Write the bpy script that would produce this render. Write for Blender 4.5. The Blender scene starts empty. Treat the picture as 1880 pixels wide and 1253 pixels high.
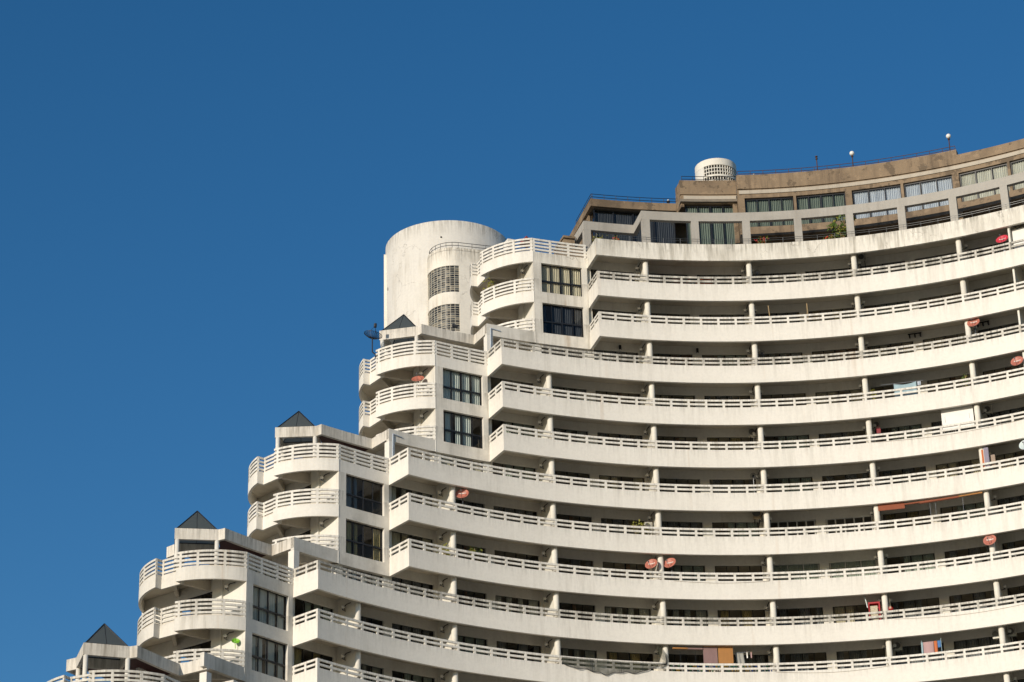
import bpy, bmesh, math, random
from mathutils import Matrix, Vector
random.seed(7)
C = bpy.context.scene
R = math.radians
# ---------------------------------------------------------------- camera
CAMZ = 1.6
cam_d = bpy.data.cameras.new("camera"); cam = bpy.data.objects.new("camera", cam_d)
C.collection.objects.link(cam); C.camera = cam
cam_d.sensor_width = 36.0; cam_d.lens = 4718.332 / 1880 * 36
cam_d.clip_start = 1; cam_d.clip_end = 20000
PITCH, ROLL = 0.44496874, -0.02606583
cp, sp, cr, sr = math.cos(PITCH), math.sin(PITCH), math.cos(ROLL), math.sin(ROLL)
rx = Vector((1, 0, 0)); uy = Vector((0, -sp, cp)); fz = Vector((0, cp, sp))
X_, Y_ = rx * cr + uy * sr, -rx * sr + uy * cr
cam.matrix_world = Matrix(((X_.x, Y_.x, -fz.x, 0), (X_.y, Y_.y, -fz.y, 0), (X_.z, Y_.z, -fz.z, CAMZ), (0, 0, 0, 1)))
# ---------------------------------------------------------------- light
SUN_AZ, SUN_EL = R(216), R(14)
w = bpy.data.worlds.new("World"); C.world = w; w.use_nodes = True
nt = w.node_tree; bg = nt.nodes["Background"]
sky = nt.nodes.new("ShaderNodeTexSky"); sky.sky_type = 'NISHITA'; sky.sun_disc = False
sky.sun_elevation = SUN_EL; sky.sun_rotation = SUN_AZ
sky.altitude = 0; sky.air_density = 1.0; sky.dust_density = 0.3; sky.ozone_density = 3.2
hs = nt.nodes.new("ShaderNodeHueSaturation"); hs.inputs["Saturation"].default_value = 1.255; hs.inputs["Hue"].default_value = 0.501; hs.inputs["Value"].default_value = 0.86
nt.links.new(sky.outputs[0], hs.inputs["Color"]); nt.links.new(hs.outputs[0], bg.inputs[0]); bg.inputs[1].default_value = 0.125
sd = bpy.data.lights.new("sun", 'SUN'); so = bpy.data.objects.new("sun", sd); C.collection.objects.link(so)
sd.energy = 3.95; sd.angle = R(0.5); sd.color = (1.0, 0.885, 0.735)
sv = Vector((math.sin(SUN_AZ) * math.cos(SUN_EL), math.cos(SUN_AZ) * math.cos(SUN_EL), math.sin(SUN_EL)))
so.rotation_euler = sv.to_track_quat('Z', 'Y').to_euler()
C.view_settings.view_transform = 'Standard'; C.view_settings.look = 'None'
C.view_settings.exposure = 0.0; C.view_settings.gamma = 1.0
C.cycles.max_bounces = 6; C.cycles.transparent_max_bounces = 12

# ---------------------------------------------------------------- frame of the crescent
CX, CY, HC, A0, DA = 15.963398, 115.993050, 80.422106, -0.55576726, 0.18563007
H0 = HC + CAMZ
def th(u): return A0 + u * DA
def P2(r, u): a = th(u); return (CX + r * math.sin(a), CY + r * math.cos(a))
def P3(r, u, z): x, y = P2(r, u); return Vector((x, y, z + H0))
def arc(r, u0, u1, step=0.05):
    n = max(1, int(abs(u1 - u0) / step + .999)); return [P2(r, u0 + (u1 - u0) * i / n) for i in range(n + 1)]
def LF(ub):
    a = th(ub)
    return lambda x, y: (CX + x * math.cos(a) + y * math.sin(a), CY - x * math.sin(a) + y * math.cos(a))

# ---------------------------------------------------------------- materials
def newmat(name):
    m = bpy.data.materials.new(name); m.use_nodes = True; t = m.node_tree
    return m, t, t.nodes["Principled BSDF"]
def nn(t, kind, **kw):
    n = t.nodes.new(kind)
    for k, v in kw.items(): setattr(n, k, v)
    return n
def ramp(t, src, p0, c0, p1, c1):
    r = nn(t, "ShaderNodeValToRGB"); e = r.color_ramp.elements
    e[0].position, e[0].color = p0, (*c0, 1); e[1].position, e[1].color = p1, (*c1, 1)
    t.links.new(src, r.inputs[0]); return r
def posnode(t, scale):
    g = nn(t, "ShaderNodeNewGeometry"); mp = nn(t, "ShaderNodeMapping"); mp.inputs[3].default_value = scale
    t.links.new(g.outputs["Position"], mp.inputs[0]); return g, mp.outputs[0]
def mixc(t, a, b, fac, mode='MIX'):
    m = nn(t, "ShaderNodeMix", data_type='RGBA', blend_type=mode)
    for s, v in ((m.inputs[6], a), (m.inputs[7], b), (m.inputs[0], fac)):
        if hasattr(v, 'is_linked') or hasattr(v, 'links'): t.links.new(v, s)
        elif isinstance(v, tuple): s.default_value = (*v, 1)
        else: s.default_value = v
    return m.outputs[2]
def math_(t, op, a, b=0.0, c=None, clamp=False):
    m = nn(t, "ShaderNodeMath", operation=op, use_clamp=clamp)
    for i, v in enumerate((a, b, c)):
        if v is None: continue
        if hasattr(v, 'links'): t.links.new(v, m.inputs[i])
        else: m.inputs[i].default_value = v
    return m.outputs[0]
def noise(t, vec, scale, detail=6, rough=.6):
    n = nn(t, "ShaderNodeTexNoise"); n.inputs["Scale"].default_value = scale
    n.inputs["Detail"].default_value = detail; n.inputs["Roughness"].default_value = rough
    t.links.new(vec, n.inputs["Vector"]); return n.outputs[0]
def plaster(name, base, grime, streak=.35, blotch=.25, edge=.5, crack=0.0, rust=0.0, edge_top=0.0, period=True, patch=0.0):
    """painted concrete: rain streaks, blotches, dirt that starts at the top edge of each parapet"""
    m, t, b = newmat(name)
    g, vs = posnode(t, (1, 1, .07)); _, v1 = posnode(t, (1, 1, 1))
    s = noise(t, vs, 2.6, 8, .7); s2 = noise(t, v1, .35, 5, .6); s3 = noise(t, v1, 5.5, 6, .7)
    mod = noise(t, v1, .16, 2, .5)
    c = mixc(t, base, tuple(x * .90 for x in base), ramp(t, s3, .42, (0, 0, 0), .75, (1, 1, 1)).outputs[0])
    k = ramp(t, s, .46, (0, 0, 0), .68, (1, 1, 1)).outputs[0]
    kk = math_(t, 'MULTIPLY', k, ramp(t, mod, .40, (.05,) * 3, .62, (1,) * 3).outputs[0])
    c = mixc(t, c, grime, math_(t, 'MULTIPLY', kk, streak))
    c = mixc(t, c, grime, math_(t, 'MULTIPLY', ramp(t, s2, .5, (0, 0, 0), .72, (1, 1, 1)).outputs[0], blotch))
    if edge > 0:
        sx = nn(t, "ShaderNodeSeparateXYZ"); t.links.new(g.outputs["Position"], sx.inputs[0])
        d = math_(t, 'SUBTRACT', H0 + edge_top, sx.outputs[2])
        if period: d = math_(t, 'MODULO', math_(t, 'ADD', d, 300.0), 3.0)
        fall = math_(t, 'SUBTRACT', 1.0, math_(t, 'MULTIPLY', d, .8), None, True)
        dr = ramp(t, noise(t, vs, 5.5, 8, .75), .45, (0, 0, 0), .66, (1, 1, 1)).outputs[0]
        c = mixc(t, c, tuple(x * .55 for x in grime), math_(t, 'MULTIPLY', math_(t, 'MULTIPLY', fall, dr), edge))
    if rust > 0:
        _, vr = posnode(t, (1, 1, .05))
        rr = ramp(t, noise(t, vr, 1.3, 3, .5), .67, (0, 0, 0), .74, (1, 1, 1)).outputs[0]
        c = mixc(t, c, (.42, .25, .10), math_(t, 'MULTIPLY', rr, rust))
    if patch > 0:
        pn = nn(t, "ShaderNodeTexNoise"); pn.inputs["Scale"].default_value = .9; pn.inputs["Detail"].default_value = 10; pn.inputs["Roughness"].default_value = .72
        t.links.new(v1, pn.inputs["Vector"])
        c = mixc(t, c, tuple(x * .5 for x in base), math_(t, 'MULTIPLY', ramp(t, pn.outputs[0], .545, (0, 0, 0), .565, (1, 1, 1)).outputs[0], patch))
        c = mixc(t, c, tuple(min(1, x * 1.35) for x in base), math_(t, 'MULTIPLY', ramp(t, pn.outputs[0], .40, (1, 1, 1), .43, (0, 0, 0)).outputs[0], patch * .5))
    if crack > 0:
        v = nn(t, "ShaderNodeTexVoronoi", feature='DISTANCE_TO_EDGE'); v.inputs["Scale"].default_value = .42
        mm = nn(t, "ShaderNodeVectorMath", operation='ADD'); nz = nn(t, "ShaderNodeTexNoise")
        nz.inputs["Scale"].default_value = 2.2; nz.inputs["Detail"].default_value = 6
        t.links.new(v1, nz.inputs["Vector"]); t.links.new(v1, mm.inputs[0])
        sc = nn(t, "ShaderNodeVectorMath", operation='SCALE'); sc.inputs[3].default_value = 1.1
        t.links.new(nz.outputs["Color"], sc.inputs[0]); t.links.new(sc.outputs[0], mm.inputs[1]); t.links.new(mm.outputs[0], v.inputs["Vector"])
        cr_ = ramp(t, v.outputs["Distance"], 0.0, (1, 1, 1), .012, (0, 0, 0)).outputs[0]
        gate = ramp(t, noise(t, v1, .45, 2), .50, (0, 0, 0), .62, (1, 1, 1)).outputs[0]
        c = mixc(t, c, (.12, .095, .065), math_(t, 'MULTIPLY', math_(t, 'MULTIPLY', cr_, gate), crack))
    t.links.new(c, b.inputs["Base Color"]); b.inputs["Roughness"].default_value = .82
    bp = nn(t, "ShaderNodeBump"); bp.inputs["Strength"].default_value = .25; bp.inputs["Distance"].default_value = .02
    t.links.new(s3, bp.inputs["Height"]); t.links.new(bp.outputs[0], b.inputs["Normal"])
    return m
def flat(name, col, rough=.6, metal=0.0, var=.12, scale=3.0):
    m, t, b = newmat(name); _, v = posnode(t, (1, 1, 1))
    c = mixc(t, col, tuple(x * (1 - var * 2.2) for x in col), ramp(t, noise(t, v, scale, 5), .4, (0, 0, 0), .7, (1, 1, 1)).outputs[0])
    t.links.new(c, b.inputs["Base Color"]); b.inputs["Roughness"].default_value = rough; b.inputs["Metallic"].default_value = metal
    return m
def glassm(name, tint, refl=.10, rough=.02):
    m, t, b = newmat(name); t.nodes.remove(b); o = t.nodes["Material Output"]
    tr = nn(t, "ShaderNodeBsdfTransparent"); tr.inputs[0].default_value = (*tint, 1)
    gl = nn(t, "ShaderNodeBsdfGlossy"); gl.inputs["Roughness"].default_value = rough; gl.inputs[0].default_value = (.8, .8, .8, 1)
    fr = nn(t, "ShaderNodeLayerWeight"); fr.inputs[0].default_value = .5
    f = math_(t, 'ADD', math_(t, 'MULTIPLY', math_(t, 'POWER', fr.outputs["Facing"], 4.0), .8), refl, None, True)
    bp = nn(t, "ShaderNodeBump"); bp.inputs["Strength"].default_value = .05
    _, v = posnode(t, (1, 1, 1)); t.links.new(noise(t, v, .9, 1), bp.inputs["Height"]); t.links.new(bp.outputs[0], gl.inputs["Normal"])
    mx = nn(t, "ShaderNodeMixShader"); t.links.new(f, mx.inputs[0]); t.links.new(tr.outputs[0], mx.inputs[1]); t.links.new(gl.outputs[0], mx.inputs[2])
    t.links.new(mx.outputs[0], o.inputs[0]); return m
def cloth(name, col, trans=.0, stripes=None):
    m, t, b = newmat(name); g, v = posnode(t, (1, 1, .3))
    c = mixc(t, col, tuple(x * .7 for x in col), noise(t, v, 4.0, 3)) 
    if stripes:
        tc = nn(t, "ShaderNodeTexCoord"); wv = nn(t, "ShaderNodeTexWave", bands_direction='X'); wv.inputs["Scale"].default_value = stripes[1]
        t.links.new(tc.outputs["Object"], wv.inputs["Vector"])
        c = mixc(t, c, stripes[0], ramp(t, wv.outputs["Fac"], .45, (0, 0, 0), .55, (1, 1, 1)).outputs[0])
    t.links.new(c, b.inputs["Base Color"]); b.inputs["Roughness"].default_value = .9
    return m

M = {}
M['white'] = plaster('white_painted_concrete', (.79, .76, .69), (.42, .39, .33), .36, .10, .6, rust=.16)
M['white_dirty'] = plaster('dirty_white_concrete', (.71, .68, .61), (.27, .25, .20), .80, .45, .6, rust=.3)
M['white_old'] = plaster('weathered_white_concrete', (.77, .74, .66), (.30, .27, .21), .75, .40, .9, crack=.6, rust=.55, edge_top=-.5, period=False)
M['white_old3'] = plaster('lichen_stained_rail', (.66, .63, .56), (.17, .16, .13), .85, .55, .9, rust=.2)
M['tower'] = plaster('tower_plaster', (.79, .75, .66), (.42, .37, .28), .50, .30, .8, crack=.45, edge_top=10.0, period=False)
M['bay'] = plaster('stair_bay_plaster', (.78, .74, .65), (.33, .28, .20), .75, .35, 1.0, crack=.7, edge_top=6.85, period=False)
M['ring'] = plaster('stained_roof_beam_concrete', (.72, .68, .60), (.24, .21, .16), .75, .30, .7, rust=.4, edge_top=2.03)
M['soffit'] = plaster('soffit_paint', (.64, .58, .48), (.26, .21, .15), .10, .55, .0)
M['inner'] = plaster('balcony_wall_paint', (.74, .72, .65), (.33, .28, .20), .22, .30, .0)
M['column'] = plaster('column_paint', (.74, .71, .63), (.40, .34, .25), .25, .12, .0)
M['grey'] = plaster('grey_concrete', (.40, .38, .34), (.24, .22, .19), .45, .5, .0)
M['brown'] = plaster('brown_render', (.255, .185, .116), (.10, .07, .045), .9, .7, .0, crack=1.0, patch=.95)
M['strip'] = plaster('pale_moulding', (.47, .42, .34), (.22, .18, .13), .5, .4, .0)
M['darkframe'] = flat('dark_window_frame', (.012, .013, .016), .4)
M['whiteframe'] = flat('white_window_frame', (.62, .62, .58), .5)
M['glass'] = glassm('window_glass', (.86, .89, .88), .025)
M['glassdark'] = glassm('dark_window_glass', (.42, .45, .48), .04)
def skyg():
    m, t, b = newmat('skylight_glass'); o = t.nodes["Material Output"]; b.inputs["Base Color"].default_value = (.095, .115, .12, 1); b.inputs["Roughness"].default_value = .22
    b.inputs["Specular IOR Level"].default_value = .25; b.inputs["Roughness"].default_value = .4
    tl = nn(t, "ShaderNodeBsdfTranslucent"); tl.inputs[0].default_value = (.36, .37, .34, 1); mx = nn(t, "ShaderNodeMixShader"); mx.inputs[0].default_value = .62
    t.links.new(tl.outputs[0], mx.inputs[1]); t.links.new(b.outputs[0], mx.inputs[2]); t.links.new(mx.outputs[0], o.inputs[0]); return m
M['skyglass'] = skyg()
M['metal'] = flat('dark_metal', (.03, .03, .035), .45, .6)
M['galv'] = flat('grey_metal_rail', (.16, .17, .18), .4, .7)
M['rusty'] = flat('rusty_metal', (.10, .05, .03), .7, .4)
M['globe'] = flat('opal_globe', (.80, .79, .74), .25, 0, .05)
M['maroon'] = flat('maroon_lattice', (.07, .02, .02), .7, 0, .3, 9)
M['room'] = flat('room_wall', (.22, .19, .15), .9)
M['floor'] = flat('balcony_floor_tile', (.30, .26, .21), .7)
M['pipe'] = flat('drain_pipe', (.38, .44, .52), .5)
M['dishred'] = flat('faded_red_dish', (.50, .17, .12), .5, 0, .15, 6)
M['dishpink'] = flat('bright_red_dish', (.62, .05, .08), .45)
M['dishwhite'] = flat('pale_dish', (.60, .68, .68), .5)
M['label'] = flat('white_dish_lettering', (.74, .62, .56), .5, 0, .03)
M['mesh'] = flat('black_dish_mesh', (.015, .017, .022), .5)
M['lime'] = flat('lime_green_plastic', (.20, .50, .03), .4)
M['acbody'] = flat('air_conditioner_shell', (.58, .56, .49), .5)
M['acbeige'] = flat('beige_air_conditioner_shell', (.42, .32, .20), .5)
M['acdark'] = flat('air_conditioner_grille', (.05, .05, .05), .6)
M['grille'] = flat('fan_recess', (.16, .155, .14), .6)
M['board'] = flat('white_sheet_panel', (.66, .65, .61), .4, 0, .03)
M['leaf'] = flat('leaf', (.09, .16, .025), .55, 0, .35, 14)
M['leafy'] = flat('yellow_green_leaf', (.30, .30, .04), .55, 0, .3, 14)
M['flower'] = flat('red_flower', (.65, .04, .03), .6)
M['pot'] = flat('clay_pot', (.28, .12, .06), .8)
M['wood'] = flat('bamboo_pole', (.45, .33, .17), .7)
M['red'] = flat('red_lacquer', (.45, .02, .02), .35)
M['cream'] = flat('cream_panel', (.62, .55, .38), .6, 0, .3, 30)
for n, c in dict(greygreen=(.52, .57, .50), bluewhite=(.62, .66, .74), beige=(.74, .66, .50), brownc=(.36, .22, .14), pale=(.70, .68, .60), dusk=(.30, .30, .30), yellowish=(.50, .40, .20), deepgreen=(.21, .25, .21), paleblue=(.70, .73, .68)).items():
    M['c_' + n] = cloth('curtain_' + n, c)
M['skyblue'] = cloth('pale_blue_sheet', (.36, .50, .56))
M['pink'] = cloth('pink_spotted_cloth', (.50, .33, .33))
M['blue'] = cloth('blue_cloth', (.08, .22, .50))
M['orange'] = cloth('orange_cloth', (.60, .17, .06))
M['mauve'] = cloth('mauve_blind', (.30, .19, .18))
M['tan'] = cloth('ochre_blind', (.46, .22, .07))
M['redbrown'] = cloth('red_brown_blind', (.30, .09, .045))
M['greyt'] = cloth('grey_towel', (.40, .40, .37))
M['purple'] = cloth('purple_grey_cloth', (.30, .27, .34))
M['umbr'] = cloth('parasol_cloth', (.30, .04, .03)); M['umbg'] = cloth('green_parasol_cloth', (.04, .10, .08))
def netm():
    m, t, b = newmat('torn_netting'); o = t.nodes["Material Output"]
    tr = nn(t, "ShaderNodeBsdfTransparent"); mx = nn(t, "ShaderNodeMixShader")
    b.inputs["Base Color"].default_value = (.045, .05, .03, 1); b.inputs["Roughness"].default_value = .9
    _, v = posnode(t, (1, 1, 1)); f = ramp(t, noise(t, v, 2.5, 4), .3, (.30,) * 3, .7, (.70,) * 3).outputs[0]
    t.links.new(f, mx.inputs[0]); t.links.new(tr.outputs[0], mx.inputs[1]); t.links.new(b.outputs[0], mx.inputs[2]); t.links.new(mx.outputs[0], o.inputs[0]); return m
M['net'] = netm()

# ---------------------------------------------------------------- mesh helpers
class MB:
    def __init__(s): s.v = []; s.f = []; s.m = []
    def add(s, vs, fs, mi=0):
        b = len(s.v); s.v += [tuple(v) for v in vs]
        for f in fs: s.f.append(tuple(i + b for i in f)); s.m.append(mi)
    def wall(s, pts, t, z0, z1, mi=0, closed=False):
        """upright sheet of thickness t along a plan polyline (offset to its left)"""
        n = len(pts); off = []
        for i in range(n):
            if closed: a, b, c = pts[i - 1], pts[i], pts[(i + 1) % n]
            else: a, b, c = pts[max(i - 1, 0)], pts[i], pts[min(i + 1, n - 1)]
            d1 = Vector((b[0] - a[0], b[1] - a[1])); d2 = Vector((c[0] - b[0], c[1] - b[1]))
            if d1.length < 1e-9: d1 = d2
            if d2.length < 1e-9: d2 = d1
            d1.normalize(); d2.normalize()
            n1 = Vector((-d1.y, d1.x)); n2 = Vector((-d2.y, d2.x)); m = n1 + n2
            if m.length < .2: m = n1.copy()
            m.normalize(); k = t / max(.35, m.dot(n1)); off.append((b[0] + m.x * k, b[1] + m.y * k))
        vs = []
        for (x, y), (ox, oy) in zip(pts, off): vs += [(x, y, z0), (x, y, z1), (ox, oy, z1), (ox, oy, z0)]
        fs = []
        for i in range(n if closed else n - 1):
            a = 4 * i; b = 4 * ((i + 1) % n)
            for k in range(4): k2 = (k + 1) % 4; fs.append((a + k, b + k, b + k2, a + k2))
        if not closed: fs += [(0, 1, 2, 3), (4 * n - 1, 4 * n - 2, 4 * n - 3, 4 * n - 4)]
        s.add(vs, fs, mi)
    def prism(s, pts, z0, z1, mi=0):
        n = len(pts); vs = [(x, y, z0) for x, y in pts] + [(x, y, z1) for x, y in pts]
        fs = [tuple(range(n - 1, -1, -1)), tuple(range(n, 2 * n))] + [(i, (i + 1) % n, n + (i + 1) % n, n + i) for i in range(n)]
        s.add(vs, fs, mi)
    def strip(s, A, B, z0, z1, mi=0):
        n = len(A); vs = []
        for a, b in zip(A, B): vs += [(*a, z0), (*b, z0), (*b, z1), (*a, z1)]
        fs = [(0, 1, 2, 3), (4 * n - 1, 4 * n - 2, 4 * n - 3, 4 * n - 4)]
        for i in range(n - 1):
            a = 4 * i; b = a + 4
            for k in range(4): k2 = (k + 1) % 4; fs.append((a + k, a + k2, b + k2, b + k))
        s.add(vs, fs, mi)
    def sector(s, r0, r1, u0, u1, z0, z1, mi=0): s.strip(arc(r0, u0, u1), arc(r1, u0, u1), z0, z1, mi)
    def box(s, x0, x1, y0, y1, z0, z1, mi=0): s.prism([(x0, y0), (x1, y0), (x1, y1), (x0, y1)], z0, z1, mi)
    def cyl(s, x, y, r, z0, z1, n=20, mi=0, r1=None):
        r1 = r if r1 is None else r1; vs = []
        for zz, rr in ((z0, r), (z1, r1)): vs += [(x + rr * math.cos(2 * math.pi * i / n), y + rr * math.sin(2 * math.pi * i / n), zz) for i in range(n)]
        s.add(vs, [tuple(range(n - 1, -1, -1)), tuple(range(n, 2 * n))] + [(i, (i + 1) % n, n + (i + 1) % n, n + i) for i in range(n)], mi)
    def tube(s, p, q, r, n=8, mi=0):
        p, q = Vector(p), Vector(q); d = (q - p)
        if d.length < 1e-6: return
        d.normalize(); a = d.orthogonal().normalized(); b = d.cross(a); vs = []
        for c in (p, q): vs += [c + (a * math.cos(2 * math.pi * i / n) + b * math.sin(2 * math.pi * i / n)) * r for i in range(n)]
        s.add(vs, [tuple(range(n - 1, -1, -1)), tuple(range(n, 2 * n))] + [(i, (i + 1) % n, n + (i + 1) % n, n + i) for i in range(n)], mi)
    def path(s, pts, r, n=6, mi=0):
        for a, b in zip(pts, pts[1:]): s.tube(a, b, r, n, mi)
    def ball(s, c, r, nu=14, nv=9, mi=0, sz=1.0):
        vs = [(c[0], c[1], c[2] + r * sz)]
        for j in range(1, nv):
            for i in range(nu):
                a, b = math.pi * j / nv, 2 * math.pi * i / nu
                vs.append((c[0] + r * math.sin(a) * math.cos(b), c[1] + r * math.sin(a) * math.sin(b), c[2] + r * sz * math.cos(a)))
        vs.append((c[0], c[1], c[2] - r * sz)); L = len(vs) - 1
        fs = [(0, 1 + i, 1 + (i + 1) % nu) for i in range(nu)] + [(L, 1 + (nv - 2) * nu + (i + 1) % nu, 1 + (nv - 2) * nu + i) for i in range(nu)]
        for j in range(nv - 2):
            for i in range(nu): a = 1 + j * nu + i; b = 1 + j * nu + (i + 1) % nu; fs.append((a, a + nu, b + nu, b))
        s.add(vs, fs, mi)
    def mesh(s, name, mats, smooth=False):
        me = bpy.data.meshes.new(name); me.from_pydata(s.v, [], s.f)
        for m in (mats if isinstance(mats, (list, tuple)) else [mats]): me.materials.append(m)
        for p, mi in zip(me.polygons, s.m): p.material_index = mi
        bm = bmesh.new(); bm.from_mesh(me); bmesh.ops.recalc_face_normals(bm, faces=bm.faces); bm.to_mesh(me); bm.free()
        if smooth:
            for p in me.polygons: p.use_smooth = len(p.vertices) <= 4
        return me
    def obj(s, name, mats, parent=None, smooth=False): return link(name, s.mesh(name, mats, smooth), parent)
def link(name, me, parent=None):
    o = bpy.data.objects.new(name, me); C.collection.objects.link(o)
    if parent: o.parent = parent
    return o
def tag(o, label, cat, group=None):
    o['label'] = label; o['category'] = cat
    if group: o['group'] = group
    return o
def thing(name, label, cat, r=0, u=0, z=0, group=None, loc=None, rot=None):
    """an Empty whose local x runs to the right along the facade, y into the building"""
    o = bpy.data.objects.new(name, None); C.collection.objects.link(o)
    o.location = P3(r, u, z) if loc is None else loc
    o.rotation_euler = (0, 0, -th(u) if rot is None else rot); o.empty_display_size = .3
    return tag(o, label, cat, group)
def circ(p, q, r_, n):
    ax, ay = p; bx, by = q; cx, cy = r_; d = 2 * (ax * (by - cy) + bx * (cy - ay) + cx * (ay - by))
    ux = ((ax * ax + ay * ay) * (by - cy) + (bx * bx + by * by) * (cy - ay) + (cx * cx + cy * cy) * (ay - by)) / d
    uy_ = ((ax * ax + ay * ay) * (cx - bx) + (bx * bx + by * by) * (ax - cx) + (cx * cx + cy * cy) * (bx - ax)) / d
    a0 = math.atan2(ay - uy_, ax - ux); a1 = math.atan2(cy - uy_, cx - ux); R_ = math.hypot(ax - ux, ay - uy_)
    d = (a1 - a0 + math.pi) % (2 * math.pi) - math.pi
    return [(ux + R_ * math.cos(a0 + d * i / n), uy_ + R_ * math.sin(a0 + d * i / n)) for i in range(n + 1)]

# ---------------------------------------------------------------- ground
g = MB(); g.box(-3000, 3000, -3000, 3000, -.5, 0)
gm = plaster('dry_ground', (.30, .26, .19), (.16, .15, .09), .0, .7, .0)
o = g.obj('ground', gm); o['kind'] = 'structure'

# ================================================================ the stepped crescent building
B = bpy.data.objects.new('apartment_building', None); C.collection.objects.link(B); B.location = (0, 0, 0)
tag(B, 'long white concave apartment block stepping down to the left, with stacked balcony bands', 'building')
RO, RW, UE = 37.292, 39.6, 8.04            # parapet face, back wall face, right end
NL = 13
def uB(l): return 1.5 - (max(l, 0) // 3)
def Z(l): return -3.0 * l
FAS, SOF, FLO, HEAD = -1.79, -1.05, -.93, -1.65

def rails(mb, pts, zt, tops, th_=.13, t=.10):
    for d in tops: mb.wall(pts, t, zt - d - th_, zt - d)
def post(mb, p, q, z0, z1, w=.15, d=.09):
    """rail post at p, path direction towards q, set 5 mm behind the rail faces"""
    t = Vector((q[0] - p[0], q[1] - p[1])).normalized(); n = Vector((-t.y, t.x)); p = Vector(p)
    a = p - t * w / 2 + n * .006; b = p + t * w / 2 + n * .006
    mb.prism([tuple(a), tuple(b), tuple(b + n * d), tuple(a + n * d)], z0, z1)

for l in range(0, NL + 1):
    ub = uB(l); z = Z(l) + H0
    path = [P2(39.4, ub), P2(RO, ub)] + arc(RO, ub, UE)[1:]
    fa = MB()
    fa.wall(path, .2, z + FAS, z - .56)
    # raised lip along the underside edge
    par = fa.obj('balcony', M['white_old'] if l == 0 else M['white'], B)
    sl = MB()
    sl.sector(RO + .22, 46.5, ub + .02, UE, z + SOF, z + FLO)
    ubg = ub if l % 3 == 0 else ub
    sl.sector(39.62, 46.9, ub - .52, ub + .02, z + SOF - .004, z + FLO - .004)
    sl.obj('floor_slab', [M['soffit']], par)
    if l > 0:
        rb = MB(); rails(rb, path, z, (0, .28), .13)
        n0 = int(round(ub * 6)); n1 = int(UE * 6)
        for k in range(n0, n1 + 1):
            u = k / 6
            if k == n0:
                for rr in (38.32,): post(rb, P2(rr, ub), P2(rr - 1, ub), z - .56, z - .005)
                post(rb, P2(39.3, ub), P2(38, ub), z - .56, z - .005)
                post(rb, P2(RO + .09, ub), P2(RO - 1, ub), z - .56, z - .005)
                post(rb, P2(RO, ub + .015), P2(RO, ub + .1), z - .56, z - .005, .16)
            else: post(rb, P2(RO, u), P2(RO, u + .05), z - .56, z - .005)
        rb.obj('railing', M['white_old3'] if l in (1, 3, 9) else M['white'], par)

# ---- windows: shared meshes, copied in a loop
def window_meshes(w_, h, cols, transom, fm, cm, gm, cover, seed, fw=.055, deep=.35, gathered=None):
    """frame, pane and curtain meshes; x centred, z from 0 to h, y=0 the outer frame face"""
    rnd = random.Random(seed); f = MB()
    f.box(-w_ / 2, w_ / 2, 0, .07, 0, fw); f.box(-w_ / 2, w_ / 2, 0, .07, h - fw, h)
    for i in range(cols + 1):
        x = -w_ / 2 + w_ * i / cols; x = min(max(x, -w_ / 2 + fw / 2), w_ / 2 - fw / 2)
        ww = fw * (1.5 if i == cols / 2 else .9)
        f.box(x - ww / 2, x + ww / 2, .003 if 0 < i < cols else -.003, .067, fw, h - fw)
    if transom: f.box(-w_ / 2 + fw, w_ / 2 - fw, -.012, .075, transom - .05, transom + .05)
    p = MB(); p.add([(-w_ / 2 + .02, .033, .02), (w_ / 2 - .02, .033, .02), (w_ / 2 - .02, .033, h - .02), (-w_ / 2 + .02, .033, h - .02)], [(0, 1, 2, 3)])
    c = MB()
    for i in range(cols):
        x0 = -w_ / 2 + w_ * i / cols + .04; x1 = x0 + w_ / cols - .08
        k = rnd.random()
        if k > cover: continue
        if cover > .99: pass
        elif rnd.random() < .3: x1 = x0 + (x1 - x0) * rnd.uniform(.45, .8)
        elif rnd.random() < .3: x0 = x1 - (x1 - x0) * rnd.uniform(.45, .8)
        n = max(8, int((x1 - x0) / .025)); fr = rnd.uniform(44, 60); ph = rnd.random() * 6
        for j in range(n):
            xa = x0 + (x1 - x0) * j / n; xb = x0 + (x1 - x0) * (j + 1) / n
            ya = .16 + .045 * math.sin(fr * xa + ph + math.sin(9 * xa)); yb = .16 + .045 * math.sin(fr * xb + ph + math.sin(9 * xb))
            c.add([(xa, ya, .03), (xb, yb, .03), (xb, yb, h - .03), (xa, ya, h - .03)], [(0, 1, 2, 3)])
    return (f.mesh('window', fm), p.mesh('pane', gm), c.mesh('curtain', cm) if c.v else None)
WV = {}
def wv(key, *a, **k):
    if key not in WV: WV[key] = window_meshes(*a, **k)
    return WV[key]
WIN = []      # (priority, meshes, location, rotation)
def place_window(ms, r, u, z, prio, rot=None, loc=None):
    WIN.append((prio, ms, P3(r, u, z) if loc is None else loc, -th(u) if rot is None else rot))
WM = [wv('m%d' % i, 3.0, 2.27, 4, None, M['darkframe'], M[c], M['glass'], cov, i)
      for i, (c, cov) in enumerate((('c_greygreen', .8), ('c_dusk', .9), ('c_brownc', .9), ('c_beige', .5), ('c_dusk', .7), ('c_greygreen', .5), ('c_brownc', .6), ('c_pale', .5), ('c_dusk', .8), ('c_yellowish', .6)))]
WW = wv('wf', 3.0, 2.27, 5, None, M['whiteframe'], M['c_dusk'], M['glassdark'], .4, 5, fw=.10)
WW2 = wv('wf2', 3.0, 2.27, 3, None, M['whiteframe'], M['c_greygreen'], M['glass'], .8, 6, fw=.07)

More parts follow.
